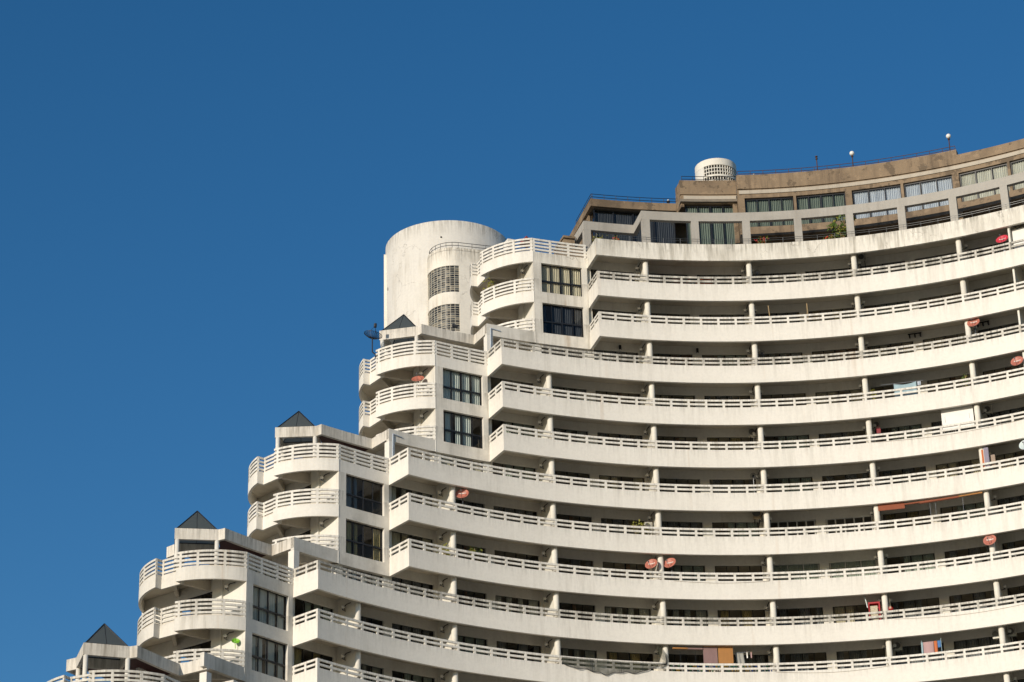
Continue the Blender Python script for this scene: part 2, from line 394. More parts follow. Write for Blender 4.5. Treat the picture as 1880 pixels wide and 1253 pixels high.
# ---- storeys of the crescent (storey l hangs under slab l)
for l in range(0, NL):
    zt, zb = Z(l) + H0, Z(l + 1) + H0; u0 = uB(l + 1); ter = (l + 1) % 3 == 0
    wl = MB(); w0 = u0 if not ter else u0 + .47
    wl.sector(RW, RW + .2, w0, UE, zt + HEAD, zt + SOF - .003)                       # head
    hb = int(math.floor((UE) * 2))
    edges = [w0]
    k = u0 if not ter else u0 + .5
    wins = []
    while k < UE - .3:
        a, b = k + .042, k + .458; wins.append((a, b)); k += .5
    cur = w0
    for a, b in wins:
        wl.sector(RW, RW + .2, cur, a, zb + FLO, zt + HEAD - .002); cur = b
        wl.sector(RW + .01, RW + .19, a, b, zb + FLO, zb + FLO + .06)
    wl.sector(RW, RW + .2, cur, UE, zb + FLO, zt + HEAD - .002)
    wl.obj('facade_wall', M['inner'], B)
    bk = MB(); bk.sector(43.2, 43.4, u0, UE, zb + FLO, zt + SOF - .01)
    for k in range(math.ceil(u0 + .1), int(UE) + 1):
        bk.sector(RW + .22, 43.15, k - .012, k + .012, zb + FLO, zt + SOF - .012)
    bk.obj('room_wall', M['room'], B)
    for i, (a, b) in enumerate(wins):
        um = (a + b) / 2
        if um > 8.0: continue
        hh = random.Random(l * 31 + i * 7 + 3)
        ms = hh.choice(WM)
        if l == 6 and 3 < um < 4: ms = WW
        if l == 7 and 3 < um < 4: ms = WW2
        if l == 0: ms = WM[1]
        place_window(ms, RW + .09, um, Z(l + 1) + FLO + .06, 10 + l + (0 if 0 < l < 11 and -1 < um < 5.8 else -30))
    # columns and partitions
    for k in range(math.ceil(u0), int(UE) + 1):
        if k < u0 + .2: continue
        under = (ter and k < uB(l) )
        if under: continue
        c = MB(); x, y = P2(37.79, k + .004); c.cyl(x, y, .19, zb + FLO, zt + FAS + .002 if False else zt + SOF - .004, 24)
        me = c.mesh('column', M['column'], True)
        link('column', me, B)
        f = MB(); f.sector(37.9, RW - .003, k - .013, k + .013, zb + FLO + .001, zt + SOF - .006)
        f.obj('partition_wall', M['inner'], B)
    if 1 <= l + 1 <= 9:
        f = MB(); f.sector(37.55, RW - .003, 5.487, 5.505, zb + FLO + .001, zt + SOF - .006); f.obj('partition_wall', M['inner'], B)

# ---- one step group: window bay, side wall, three curved balconies, pergola
P0 = (-3.83, 39.19)
LOBE1 = circ((-6.74, 42.05), (-5.63, 40.33), P0, 16)
LOBE2 = circ((-3.4, 48.1), (-5.85, 46.45), (-6.98, 43.57), 20)
LOBE = LOBE2 + [(-6.52, 43.59), (-6.30, 42.14)] + LOBE1
TOPS4 = (0, .25, .50, .75)
def group(gi):
    ub = 1.5 - gi + (.035 if gi == 4 else 0); lt = 3 * gi; F = LF(ub); T = H0 + Z(lt) - (.26 if gi == 4 else 0)   # the lowest group sits a little lower and nearer
    # curved balconies
    for k in range(3):
        z = T - 3 * k; pts = [F(*p) for p in LOBE]
        fa = MB(); fa.wall(pts, .16, z - 1.79, z - 1.0)
        wm = M['white_dirty'] if gi >= 3 else M['white']
        par = fa.obj('curved_balcony', wm, B)
        rb = MB(); rails(rb, pts, z, TOPS4, .13, .10)
        def pp(i, j): post(rb, F(*LOBE[i]), F(*LOBE[j]), z - 1.0, z - .006, .15, .09)
        nl = len(LOBE2)
        for i in (3, 7, 11, 15): pp(i, i + 1)
        post(rb, F(-6.95, 43.66), F(-6.98, 43.57), z - 1, z - .006, .14); post(rb, F(-6.505, 43.5), F(-6.30, 42.14), z - 1, z - .006, .12)
        post(rb, F(-6.33, 42.3), F(-6.30, 42.14), z - 1, z - .006, .12)
        o1 = len(LOBE) - len(LOBE1)
        for i in (0, 5, 11): pp(o1 + i + (1 if i == 0 else 0), o1 + i + (2 if i == 0 else 1))
        post(rb, F(P0[0] - .10, P0[1] + .055), F(*P0), z - 1, z - .006, .14)
        rb.obj('railing', wm, par)
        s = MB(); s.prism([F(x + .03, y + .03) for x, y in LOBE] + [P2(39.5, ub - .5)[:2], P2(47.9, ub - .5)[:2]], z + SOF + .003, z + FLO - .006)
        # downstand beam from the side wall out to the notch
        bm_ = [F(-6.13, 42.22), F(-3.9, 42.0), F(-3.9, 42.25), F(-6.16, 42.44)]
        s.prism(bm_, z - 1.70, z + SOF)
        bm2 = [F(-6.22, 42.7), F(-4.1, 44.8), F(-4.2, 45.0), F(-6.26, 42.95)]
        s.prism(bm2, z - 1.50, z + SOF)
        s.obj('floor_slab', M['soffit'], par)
    # terrace parapet in front of the window bay (top level)
    tp = MB(); ap = arc(39.4, ub - .525, ub); tp.wall(ap, .2, T - 1.79, T - 1.0)
    par = tp.obj('terrace_parapet', M['white_old'] if gi == 0 else wm, B)
    rb = MB(); rails(rb, ap, T, TOPS4, .13, .10)
    for u in (ub - .513, ub - .35, ub - .175, ub - .015): post(rb, P2(39.4, u), P2(39.4, u + .05), T - 1.0, T - .006)
    rb.obj('railing', M['white'], par)
    # window bay wall
    wb = MB(); th_ = .28
    def seg(u0, u1, z0, z1, r=39.4): wb.sector(r, r + th_, u0, u1, T + z0, T + z1)
    seg(ub - .525, ub - .446, -6.97, -1.79); seg(ub - .051, ub - .002, -6.97, -1.79)
    seg(ub - .446, ub - .051, -4.75, -3.95)
    seg(ub - .446, ub - .051, -1.792, -1.70, 39.43)
    wb.obj('bay_wall', M['white_dirty'], B)
    lb = MB(); lb.sector(39.398, 39.68, ub - 1.0, ub - .001, T - 7.79, T - 6.97)
    lb.obj('lintel', M['white_dirty'], B)
    for k, (z1, z0) in enumerate(((-1.76, -3.95), (-4.75, -6.95))):
        w_ = .395 * DA * 39.6; rnd = gi * 2 + k
        cm = {0: 'c_beige', 1: 'c_dusk', 2: 'c_paleblue', 3: 'c_paleblue', 4: 'c_dusk', 5: 'c_yellowish', 6: 'c_pale', 7: 'c_pale'}.get(rnd, 'c_pale')
        cov = {0: 1.0, 1: .95, 2: 1.0, 3: .8, 4: .45, 5: .3, 6: .9, 7: .9}.get(rnd, .8)
        ms = window_meshes(w_, z1 - z0, 4, (z1 - z0) * .42, M['darkframe'], M[cm], M['glassdark' if rnd == 1 else 'glass'], cov, 40 + rnd, fw=.06)
        place_window(ms, 39.58, ub - .2485, Z(lt) + z0, 60)
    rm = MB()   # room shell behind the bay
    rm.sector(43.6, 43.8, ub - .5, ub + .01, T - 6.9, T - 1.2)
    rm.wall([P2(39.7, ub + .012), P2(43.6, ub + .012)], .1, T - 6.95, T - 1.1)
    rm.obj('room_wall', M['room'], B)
    # side wall with tall windows, pier
    sw = MB(); ul = ub - .525
    def rad(r0, r1, z0, z1, t=.25): sw.wall([P2(r1, ul), P2(r0, ul)], t, T + z0, T + z1)
    rad(39.68, 42.05, -9.0, -1.06); rad(44.7, 47.8, -9.0, -1.06)
    for k in range(3): rad(42.05, 44.7, -3 * k - 1.75, -3 * k - 1.06)
    F2 = LF(ul)
    for k in range(3):
        sw.prism([F2(-.14, 41.2), F2(-.001, 41.2), F2(-.001, 41.95), F2(-.14, 41.95)], T - 3 * k - 3.93, T - 3 * k - 1.06)
    sw.obj('side_wall', M['inner'], B)
    for k in range(3):
        ms = wv('side', 2.65, 2.18, 3, None, M['darkframe'], M['c_dusk'], M['glass'], .5, 77)
        x, y = F2(.08, 43.375)
        place_window(ms, 0, ul, 0, 40, rot=-th(ul) - math.pi / 2, loc=Vector((x, y, T - 3 * k - 3.93)))
    # globe lamps on the side wall
    for k in range(2 if gi else 1): lamp(F2(-.27, 40.75), T - 3 * k - 1.84, th(ul), -1)
def lamp(xy, z, a, side, part=True):
    """opal globe on a short wall arm; side -1 = globe left of its wall"""
    m = MB(); d = Vector((math.cos(a), -math.sin(a)))
    m.ball((xy[0], xy[1], z), .125, mi=0)
    m.tube((xy[0], xy[1], z - .12), (xy[0], xy[1], z - .2), .05, mi=1)
    m.tube((xy[0], xy[1], z - .18), (xy[0] - side * d.x * .22, xy[1] - side * d.y * .22, z - .22), .03, mi=1)
    if side < 0 and xy is not None:
        n_ = Vector((math.sin(a), math.cos(a)))      # dark bracket arm towards the column
        o1 = Vector((xy[0], xy[1])) + d * .17
        m.path([(o1.x - n_.x * .55, o1.y - n_.y * .55, z + .14), (o1.x - n_.x * .2 - d.x * .05, o1.y - n_.y * .2 - d.y * .05, z + .13), (o1.x - d.x * .09, o1.y - d.y * .09, z - .02), (o1.x, o1.y, z - .14)], .028, 6, 2)
    m.obj('wall_lamp', [M['globe'], M['galv'], M['metal']], B, True)
for gi in range(5): group(gi)

# pergola ring roofs over the lower four terraces
def pergola(gi):
    ub = 1.5 - gi + (.035 if gi == 4 else 0); F = LF(ub); T = H0 + Z(3 * gi) - (.26 if gi == 4 else 0); zt, zb = T + 2.03, T + 1.35
    A, A2, A3, A4 = (-6.0, 43.18), (-3.99, 41.57), (-4.3, 45.2), (-2.3, 43.6)
    pr = [P2(46.1, ub - .35), P2(46.1, ub - .505), F(*A3), F(*A), F(*A2)] + arc(41.33, ub - .507, ub) + [P2(39.4, ub - .0)]
    m = MB(); m.wall(pr, .2, zb, zt)
    m.wall([F(*A2), F(*A4), F(*A3)], .15, zb + .1, zt - .01)
    par = m.obj('pergola', M['ring'], B)
    if gi in (1, 2): par['label'] = 'paler pergola roof beam'
    s = MB(); s.prism([F(-3.93, 41.68), F(-2.1, 43.6), F(-4.1, 45.25), P2(45.85, ub - .47), P2(45.85, ub + .05), P2(39.7, ub + .05), P2(39.7, ub + .014), P2(41.5, ub + .012), P2(41.48, ub - .25), P2(41.48, ub - .42), P2(41.48, ub - .488)], zt - .30, zt - .05)
    s.obj('roof_slab', M['maroon'] if gi >= 2 else M['soffit'], par)
    s = MB(); s.sector(39.7, 46.5, ub + .005, ub + .99, zt - .22, zt - .10); s.obj('roof_slab', M['soffit'], par)
    # glass pyramid on dark bars
    ax, ay = (A[0] + A4[0]) / 2, (A[1] + A4[1]) / 2
    apex = (*F(ax, ay), T + 3.66)
    ins = lambda p: F(p[0] + (ax - p[0]) * .09, p[1] + (ay - p[1]) * .09)
    cs = [(*ins(p), zt + .02) for p in (A, A2, A4, A3)]
    gl = MB(); gl.add(cs + [apex], [(0, 1, 4), (1, 2, 4), (2, 3, 4), (3, 0, 4)]); gl.obj('skylight', M['skyglass'], par)
    fr = MB()
    for i in range(4):
        fr.tube(cs[i], apex, .04, 6); fr.tube(cs[i], cs[(i + 1) % 4], .04, 6)
        mid = (Vector(cs[i]) + Vector(cs[(i + 1) % 4])) / 2; fr.tube(mid, apex, .015, 6)
    fr.obj('skylight_frame', M['metal'], par)
    for p in ((-5.80, 43.16), (-3.98, 41.72), (-4.3, 45.0)):
        c = MB(); x, y = F(*p); c.cyl(x, y, .135, T + FLO, zb + .002, 18); c.obj('post', M['column'], par, True)
    # box post carrying the lintel, with a down pipe
    c = MB(); c.sector(39.402, 39.9, ub + .001, ub + .06, T + FLO, T + 1.215); c.obj('corner_post', M['white'], B)
    if gi < 3:
      c = MB(); pth = [P3(39.36, ub + .13, Z(3 * gi) + 1.62), P3(39.36, ub + .038, Z(3 * gi) + 1.70), P3(39.36, ub + .034, Z(3 * gi) + .02)]
    
      c.path(pth, .04, 8); c.obj('drain_pipe', M['pipe'], B)
    wv_ = MB(); wv_.sector(43.0, 43.2, ub - .2, ub + .99, T + FLO, zt - .22); wv_.obj('terrace_wall', M['inner'], B)
    for uu in (ub + .02, ub + .26): place_window(WM[5], 42.9, uu + .1, Z(3 * gi) + FLO, -60)
    # pier between loggia and first window
    c = MB(); c.sector(39.7, 43.0, ub + .462, ub + .474, T + FLO, T + 1.9); c.obj('partition_wall', M['inner'], B)
for gi in range(1, 5): pergola(gi)

# wall lamps on the partitions
for l in range(0, 11):
    u0 = uB(l + 1)
    for k in range(math.ceil(u0 + .2), 6):
        if (l + 1) % 3 == 0 and k < uB(l): continue
        rnd = random.Random(l * 17 + k)
        if k <= 4: lamp(P2(38.75, k - .047), Z(l) + H0 - 1.80 + rnd.uniform(-.03, .03), th(k), -1)
        if k >= 3 and rnd.random() < .8: lamp(P2(38.75, k + .047), Z(l) + H0 - 1.80 + rnd.uniform(-.03, .03), th(k), 1)

# ================================================================ penthouse storeys
cl = MB()
fp = [P2(44.2, 1.49), P2(39.5, 1.487)] + arc(39.5, 1.487, 1.965)[1:] + [P2(37.4, 1.975)] + arc(37.4, 1.975, UE)[1:]
cl.wall(fp, .32, H0 + 1.26, H0 + 1.90)
col = cl.obj('colonnade_beam', M['grey'], B)
for k in range(4, 17):
    u = k / 2; p = MB(); p.sector(37.402, 37.75, u - (.022 if k == 4 else .037), u + (.055 if k == 4 else .037), H0 - .93, H0 + 1.258); p.obj('colonnade_post', M['grey'], B)
p = MB(); p.sector(39.502, 39.9, 1.489, 1.555, H0 - .93, H0 + 1.258); p.obj('colonnade_post', M['grey'], B)
def thinrail(pts, zs, r, mat, every=1, z0=None, name='metal_railing', parent=B):
    m = MB()
    for z in zs: m.path([(x, y, z) for x, y in pts], r, 6)
    for x, y in pts[::every]: m.tube((x, y, z0), (x, y, zs[0]), r * .8, 6)
    return m.obj(name, mat, parent)
thinrail([P2(39.3, 1.52), P2(RO + .1, 1.515)] + arc(RO + .1, 1.515, 8.0, .1667)[1:], (H0 - .12, H0 - .27), .012, M['galv'], 1, H0 - .56)
# main brown fascia and parapet
br = MB(); U0, U1 = 2.97, 5.035
br.sector(39.5, 40.0, U0, UE, H0 + 4.14, H0 + 4.80); br.sector(39.56, 40.0, U0, UE, H0 + 4.80, H0 + 4.85)
br.sector(39.46, 40.0, U0, U1, H0 + 4.85, H0 + 5.95); br.sector(39.46, 40.0, U1, UE, H0 + 4.85, H0 + 5.53)
br.sector(40.2, 40.7, 2.455, U0, H0 + 4.14, H0 + 4.80); br.sector(40.26, 40.7, 2.455, U0, H0 + 4.80, H0 + 4.84)
br.sector(40.17, 40.7, 2.445, U0, H0 + 4.84, H0 + 5.95)
br.wall([P2(41.4, 2.43), P2(40.25, 2.452)], .2, H0 + 3.9, H0 + 5.94)
br.wall([P2(47, 1.637), P2(41.3, 1.637)] + arc(41.3, 1.637, 2.43)[1:], .25, H0 + 4.15, H0 + 4.72)
br.wall([P2(47, 1.66), P2(42.6, 1.66)], .2, H0 - .9, H0 + 4.14)
br.obj('brown_parapet', M['brown'], B)
sm = MB(); sm.sector(39.44, 39.5, U0 + .012, UE, H0 + 4.45, H0 + 4.72); sm.sector(40.14, 40.2, 2.475, U0 - .006, H0 + 4.45, H0 + 4.71)
sm.obj('moulding', M['strip'], B)
rf = MB(); rf.sector(40.02, 47, 2.44, UE, H0 + 4.2, H0 + 4.4); rf.sector(41.5, 47, 1.66, 2.44, H0 + 4.2, H0 + 4.35); rf.obj('roof_slab', M['room'], B)
pw = MB()
for k in range(6, 17):
    u = k / 2; hw = .031 if k % 2 == 0 else .0125
    pw.sector(39.5, 39.95, u - hw, u + hw, H0 + (-.93 if k % 2 == 0 else 1.9), H0 + 4.138)
pw.sector(39.503, 39.9, U0, UE, H0 + 1.2, H0 + 1.898)
pw.sector(39.75, 41.2, U0, UE, H0 + 1.15, H0 + 1.195)
pw.sector(40.25, 40.5, 2.93, 2.97, H0 - .93, H0 + 4.13)
pw.obj('penthouse_wall', M['brown'], B)
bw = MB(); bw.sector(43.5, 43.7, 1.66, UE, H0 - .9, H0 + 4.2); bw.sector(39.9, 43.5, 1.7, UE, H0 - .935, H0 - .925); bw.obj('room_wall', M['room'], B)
hw = {}
def pwin(u0, u1, r, z0, z1, cols, cm, tr=None, cov=1.0, seed=0, gl='glass'):
    w_ = 2 * r * math.sin((u1 - u0) * DA / 2)
    ms = window_meshes(w_, z1 - z0, cols, tr, M['darkframe'], M[cm], M[gl], cov, seed, fw=.07)
    place_window(ms, r, (u0 + u1) / 2, z0, 50)
for i, (a, b) in enumerate(((3.033, 3.486), (3.514, 3.968), (4.033, 4.486), (4.514, 4.968), (5.033, 5.486), (5.514, 5.968), (6.033, 6.486), (6.514, 6.968), (7.033, 7.486), (7.514, 7.968))):
    if i < 2: pwin(a, b, 39.62, 1.9, 4.1, 4, 'c_deepgreen', None, 1, 100 + i)
    elif i < 4: pwin(a, b, 39.62, 1.9, 4.1, 3 if i < 3 else 3, 'c_bluewhite', None, 1, 100 + i)
    else: pwin(a, b, 39.62, 1.9, 4.1, 3, 'c_pale', None, 1, 100 + i)
    pwin(a, b, 40.6, -.9, 1.15, 4, 'c_dusk' if i < 2 else 'c_bluewhite', None, .6, 120 + i, 'glassdark')
pwin(2.49, 2.955, 40.45, -.9, 4.1, 4, 'c_deepgreen', None, 1, 140)
for i, (a, b) in enumerate(((1.68, 2.04), (2.04, 2.42))): pwin(a, b, 41.75, -.9, 4.1, 2, 'c_dusk', 3.4 if i == 0 else 1.4, 1, 150 + i, 'glassdark')
ms = window_meshes(1.0, 5.0, 1, 3.6, M['darkframe'], M['c_dusk'], M['glassdark'], 0, 160)
x, y = P2(42.15, 1.675); place_window(ms, 0, 1.66, 0, 45, rot=-th(1.66) - math.pi / 2, loc=Vector((x, y, H0 - .9)))
# roof railings
thinrail(arc(39.75, 2.985, 5.02, .125), (H0 + 6.40, H0 + 6.18), .022, M['rusty'], 1, H0 + 5.9)
thinrail(arc(40.4, 2.47, 2.985, .125), (H0 + 6.38, H0 + 6.16), .022, M['metal'], 1, H0 + 5.9)
thinrail([P2(45.5, 1.65), P2(43.4, 1.65), P2(41.45, 1.65)] + arc(41.45, 1.66, 2.43, .12), (H0 + 5.16, H0 + 4.94), .022, M['metal'], 1, H0 + 4.7)
thinrail(arc(39.6, 5.06, 8.0, .2), (H0 + 5.58, H0 + 5.56), .02, M['metal'], 1, H0 + 5.5)
# roof structure glimpsed behind the curved terrace
m = MB(); m.sector(41.2, 43.4, 1.365, 1.47, H0 - .9, H0 + 1.22); m.sector(41.1, 43.5, 1.36, 1.475, H0 + 1.34, H0 + 1.50); m.sector(41.25, 43.3, 1.37, 1.465, H0 + 1.22, H0 + 1.34)
m.obj('stair_head', M['brown'], B)
m = MB(); x, y = P2(41.7, 1.04); m.cyl(x, y, .62, H0 + .75, H0 + 1.38, 4, 0, .02); m.obj('pyramid_roof', M['umbr'], B)
m = MB(); m.sector(41.1, 41.9, .83, .90, H0 - .9, H0 + .62); m.obj('stair_head', M['white'], B)

# ---- place the windows: the hundred that show largest as parts, the rest as one
WIN.sort(key=lambda t: -t[0])
for i, (pr_, ms, loc, rot) in enumerate(WIN):
    if i < 100:
        o = link('window', ms[0], B); o.location = loc; o.rotation_euler = (0, 0, rot)
        link('pane', ms[1], o)
        if ms[2]: link('curtain', ms[2], o)
mats = []; mb = MB()
for i, (pr_, ms, loc, rot) in enumerate(WIN[100:]):
    mt = Matrix.Translation(loc) @ Matrix.Rotation(rot, 4, 'Z')
    for me in ms:
        if not me: continue
        mm_ = me.materials[0]
        if mm_ not in mats: mats.append(mm_)
        mb.add([mt @ v.co for v in me.vertices], [tuple(p.vertices) for p in me.polygons], mats.index(mm_))
if mb.v: mb.obj('window', mats, B)['kind'] = 'stuff'
ew = MB(); ew.wall([P2(RO - .02, UE + .002), P2(47, UE + .002)], -.3, 0, H0 - .6); ew.wall([P2(39.4, UE + .003), P2(47, UE + .003)], -.3, H0 - .598, H0 + 5.5)
ew.obj('end_wall', M['white'], B)
# lower storeys down to the ground, far below the picture
lw = MB(); zb_ = Z(NL) + H0 - 2.0
lw.sector(38.0, 46, uB(NL), UE, 0, zb_); lw.obj('lower_storeys', M['white'], B)

# ================================================================ round tower behind
TX, TY, TR = -4.70, 173.2, 4.72
tw = thing('round_tower', 'tall round white water-stained tower standing behind the stepped terraces', 'tower', loc=(TX, TY, 0), rot=0)
m = MB(); m.cyl(0, 0, TR, 0, H0 + 10.0, 96)
m.obj('tower_wall', M['tower'], tw, False)
for p in tw.children[0].data.polygons: p.use_smooth = abs(p.normal.z) < .5
m = MB(); m.box(-4.80, -4.45, -1.0, -.2, 0, H0 + 9.2); m.obj('pilaster', M['tower'], tw)
# stair bay with a rounded corner and two glass-block windows
bx0, bfy = -6.10 - TX, 167.0 - TY          # left edge, front face in tower coordinates
rc = 1.85; dirf = Vector((1, .30)).normalized(); nf = Vector((dirf.y, -dirf.x))   # flat face runs right and away
cc = Vector((bx0 + rc, bfy + rc * .9))
a_end = math.atan2(nf.y, nf.x); a_st = math.pi
if a_end < 0: a_end += 2 * math.pi
arcp = [(cc.x + rc * math.cos(a_st + (a_end - a_st) * i / 14), cc.y + rc * math.sin(a_st + (a_end - a_st) * i / 14)) for i in range(15)]
e = Vector(arcp[-1]); e2 = e + dirf * 4.2
zT = H0 + 6.85
def bay_pts(): return [(arcp[0][0], cc.y + 2.0)] + arcp + [tuple(e2)]
m = MB(); bp_ = bay_pts()
GZ = ((H0 + 3.22, H0 + 5.36), (H0 + .05, H0 + 2.24))
zc = 0
for z0, z1 in ((0, GZ[1][0]), (GZ[1][1], GZ[0][0]), (GZ[0][1], zT)): m.wall(bp_, .25, z0, z1)
m.wall([tuple(e), tuple(e2)], .25, GZ[1][0] + .002, GZ[1][1] - .002); m.wall([tuple(e), tuple(e2)], .25, GZ[0][0] + .002, GZ[0][1] - .002)
m.wall([(arcp[0][0], cc.y + 2.0), arcp[0]], .25, GZ[1][0] + .002, GZ[1][1] - .002); m.wall([(arcp[0][0], cc.y + 2.0), arcp[0]], .25, GZ[0][0] + .002, GZ[0][1] - .002)
m.prism([(x, y) for x, y in bp_] + [(e2.x, cc.y + 2.0)], zT - .25, zT - .2)
m.obj('stair_bay', M['bay'], tw)
gb = [flat('glass_block_dark', (.02, .022, .024), .3), flat('glass_block_grey', (.09, .095, .09), .35), flat('glass_block_warm', (.20, .18, .14), .4)]
for z0, z1 in GZ:
    m = MB(); mo = MB(); n = 10; rows = 12
    def ap_(t): a = a_st + (a_end - a_st) * t; return Vector((cc.x + (rc - .06) * math.cos(a), cc.y + (rc - .06) * math.sin(a))), Vector((math.cos(a), math.sin(a)))
    for i in range(n + 1):
        p, nv = ap_(i / n); tgv = Vector((-nv.y, nv.x)); q = p + nv * .02
        mo.prism([tuple(q - tgv * .017), tuple(q + tgv * .017), tuple(q + tgv * .017 - nv * .1), tuple(q - tgv * .017 - nv * .1)], z0, z1)
    for j in range(rows + 1):
        zz = z0 + (z1 - z0) * j / rows
        mo.wall([tuple(ap_(i / 20)[0] + ap_(i / 20)[1] * .014) for i in range(21)], .09, zz - .014, zz + .014)
    for i in range(n):
        for j in range(rows):
            a, na = ap_(i / n); b, nb = ap_((i + 1) / n); za = z0 + (z1 - z0) * j / rows; zb2 = za + (z1 - z0) / rows
            k = random.choices((0, 1, 2), (6, 3, 1.6))[0]; c0 = (a + b) / 2 + (na + nb) * .012
            m.add([(a.x, a.y, za), (b.x, b.y, za), (b.x, b.y, zb2), (a.x, a.y, zb2), (c0.x, c0.y, (za + zb2) / 2)], [(0, 1, 4), (1, 2, 4), (2, 3, 4), (3, 0, 4)], k)
    w1 = mo.obj('glass_block_window', flat('mortar', (.55, .51, .41), .8), tw); m.obj('glass_blocks', gb, w1)
pts = [tuple(Vector(p) - (Vector(p) - cc).normalized() * .15) for p in arcp] + [tuple(e2 - nf * .15)]
mid = [tuple(Vector(pts[-2]).lerp(Vector(pts[-1]), k / 4)) for k in range(1, 4)]
thinrail(pts[:-1][::2] + mid + [pts[-1]], (zT + .50, zT + .25), .022, M['metal'], 1, zT - .02, parent=tw)
m = MB(); m.box(-4.50, -4.34, -1.58, -1.45, H0 + 5.9, H0 + 6.12); m.obj('vent_hole', M['acdark'], tw)
m = MB(); m.ball((-.35, -TR, H0 + 8.6), .07, mi=0); m.obj('vent_hole', M['acdark'], tw)

# ================================================================ roof drum with pierced screen
dr = thing('roof_drum', 'small round white drum with pierced block screen on the brown roof', 'drum', r=43.9, u=2.85, z=5.0)
RD = 1.47
def ring(n, r, a0=0, a1=2 * math.pi): return [(r * math.cos(a0 + (a1 - a0) * i / n), r * math.sin(a0 + (a1 - a0) * i / n)) for i in range(n + (0 if a1 - a0 > 6.2 else 1))]
m = MB(); m.wall(ring(64, RD), .15, 3.5, 4.02, closed=True)
m.obj('top_band', M['column'], dr)
m = MB(); a0_, a1_ = R(228), R(380)
m.wall(ring(30, RD, R(20), R(228)), .15, -1.2, 3.498); m.obj('solid_wall', M['column'], dr, True)
m = MB()
for z in (3.26, 2.98, 2.30, 2.02, 1.32, 1.04, .35): m.wall(ring(30, RD - .03, a0_, a1_), .08, z - .025, z + .025)
for z in (2.66, 1.68, .70): m.wall(ring(30, RD + .0, a0_, a1_), .14, z - .07, z + .07)
for i in range(20):
    a = a0_ + (a1_ - a0_) * i / 19; p = Vector((math.cos(a), math.sin(a))); t_ = Vector((-p.y, p.x))
    q = p * (RD - .032); m.prism([tuple(q - t_ * .022), tuple(q + t_ * .022), tuple(q + t_ * .022 - p * .07), tuple(q - t_ * .022 - p * .07)], -1.0, 3.5)
m.obj('pierced_screen', M['column'], dr)
m = MB(); m.cyl(0, 0, 1.30, -1, 3.52, 24); m.obj('shade_core', M['acdark'], dr)  # added dark filler; its colour stands for the shade behind the holes

# ================================================================ roof lamps
for i, (u, z, lab, ball) in enumerate(((4.064, 7.18, 'globe lamp on a short post at the middle of the roof railing', 1), (4.967, 7.28, 'globe lamp on a post at the right end of the roof railing', 1), (3.733, 7.3, 'dark bare post without a globe on the roof railing, nearest the drum', 0))):
    t_ = thing('roof_lamp', lab, 'lamp', 39.95, u, 5.8, 'lamps on the roof')
    m = MB(); m.cyl(0, 0, .035, 0, z - 5.8 - (.15 if ball else 0), 8); m.cyl(0, 0, .08, z - 5.8 - .2, z - 5.8 - .12, 10)
    m.obj('pole', M['rusty'], t_)
    if ball: m = MB(); m.ball((0, 0, z - 5.8 + .08), .175, 20, 12); m.obj('globe', M['globe'], t_, True)
    else: m = MB(); m.cyl(0, 0, .09, z - 5.8 - .02, z - 5.8 + .04, 10); m.obj('cap', M['rusty'], t_)
for r_, u, z, lab in ((41.4, 2.36, 4.70, 'tiny white bulb fitting on the parapet of the lowest brown roof'), (39.9, 3.14, 5.9, 'small dark lamp with white top on the roof edge right of the drum')):
    t_ = thing('roof_light', lab, 'lamp', r_, u, z)
    m = MB(); m.cyl(0, 0, .03, 0, .2, 8); m.cyl(0, 0, .12, .15, .25, 12); m.obj('base', M['metal'], t_)
    m = MB(); m.ball((0, 0, .3), .07); m.obj('bulb', M['globe'], t_, True)

# ================================================================ satellite dishes
def dish(r, u, z, yaw, tilt, mat, lab, rad=.385, mast_to=None, text=True, wide=1.12):
    t_ = thing('satellite_dish', lab, 'satellite dish', r, u, z, 'satellite dishes on the balconies')
    D = Matrix.Rotation(yaw, 4, 'Z') @ Matrix.Rotation(tilt, 4, 'X')      # bowl axis = local -y
    m = MB(); vs = []; nr, na = 6, 28
    for j in range(nr + 1):
        q = j / nr
        for i in range(na):
            a = 2 * math.pi * i / na
            vs.append(D @ Vector((rad * wide * q * math.cos(a), .16 * rad * 2 * (1 - q * q) - .1, rad * q * math.sin(a))))
    fs = [(j * na + i, j * na + (i + 1) % na, (j + 1) * na + (i + 1) % na, (j + 1) * na + i) for j in range(nr) for i in range(na)]
    m.add(vs, fs); o = m.obj('reflector', mat, t_, True)
    sm_ = o.modifiers.new('thick', 'SOLIDIFY'); sm_.thickness = .02
    if text:
        m = MB(); y = .05
        for (xa, xb, za, zb3) in ((-.52, .52, .06, .27),):
            n = 12
            for i in range(n):
                x0 = xa + (xb - xa) * i / n; x1 = xa + (xb - xa) * (i + 1) / n
                if i in (1, 3, 5, 8, 9): x1 -= .03
                Y = lambda x, z_: .32 * rad * (1 - x * x - z_ * z_) - .1 - .04
                q = [(x0, za), (x1, za), (x1, zb3), (x0, zb3)]
                m.add([D @ Vector((rad * wide * x_, Y(x_, z_), rad * z_)) for x_, z_ in q], [(0, 1, 2, 3)])
        m.obj('lettering', M['label'], t_)
    m = MB(); f = D @ Vector((0, -.52, -.12)); lo = D @ Vector((0, -.04, -rad * .98))
    m.tube(lo, f, .014); m.tube(D @ Vector((rad * .4, -.0, rad * .75)), f, .008)
    m.ball(f, .05); m.obj('feed_arm', M['galv'], t_)
    m = MB(); bk = D @ Vector((0, .2, -.05)); m.tube(bk, (bk.x, bk.y + .02, -.75), .028); m.box(bk.x - .07, bk.x + .07, bk.y - .06, bk.y + .08, -.8, -.7)
    m.tube(bk, D @ Vector((0, .02, 0)), .04); m.obj('mast', M['galv'], t_)
    return t_
DY, DT = R(-28), R(-20)
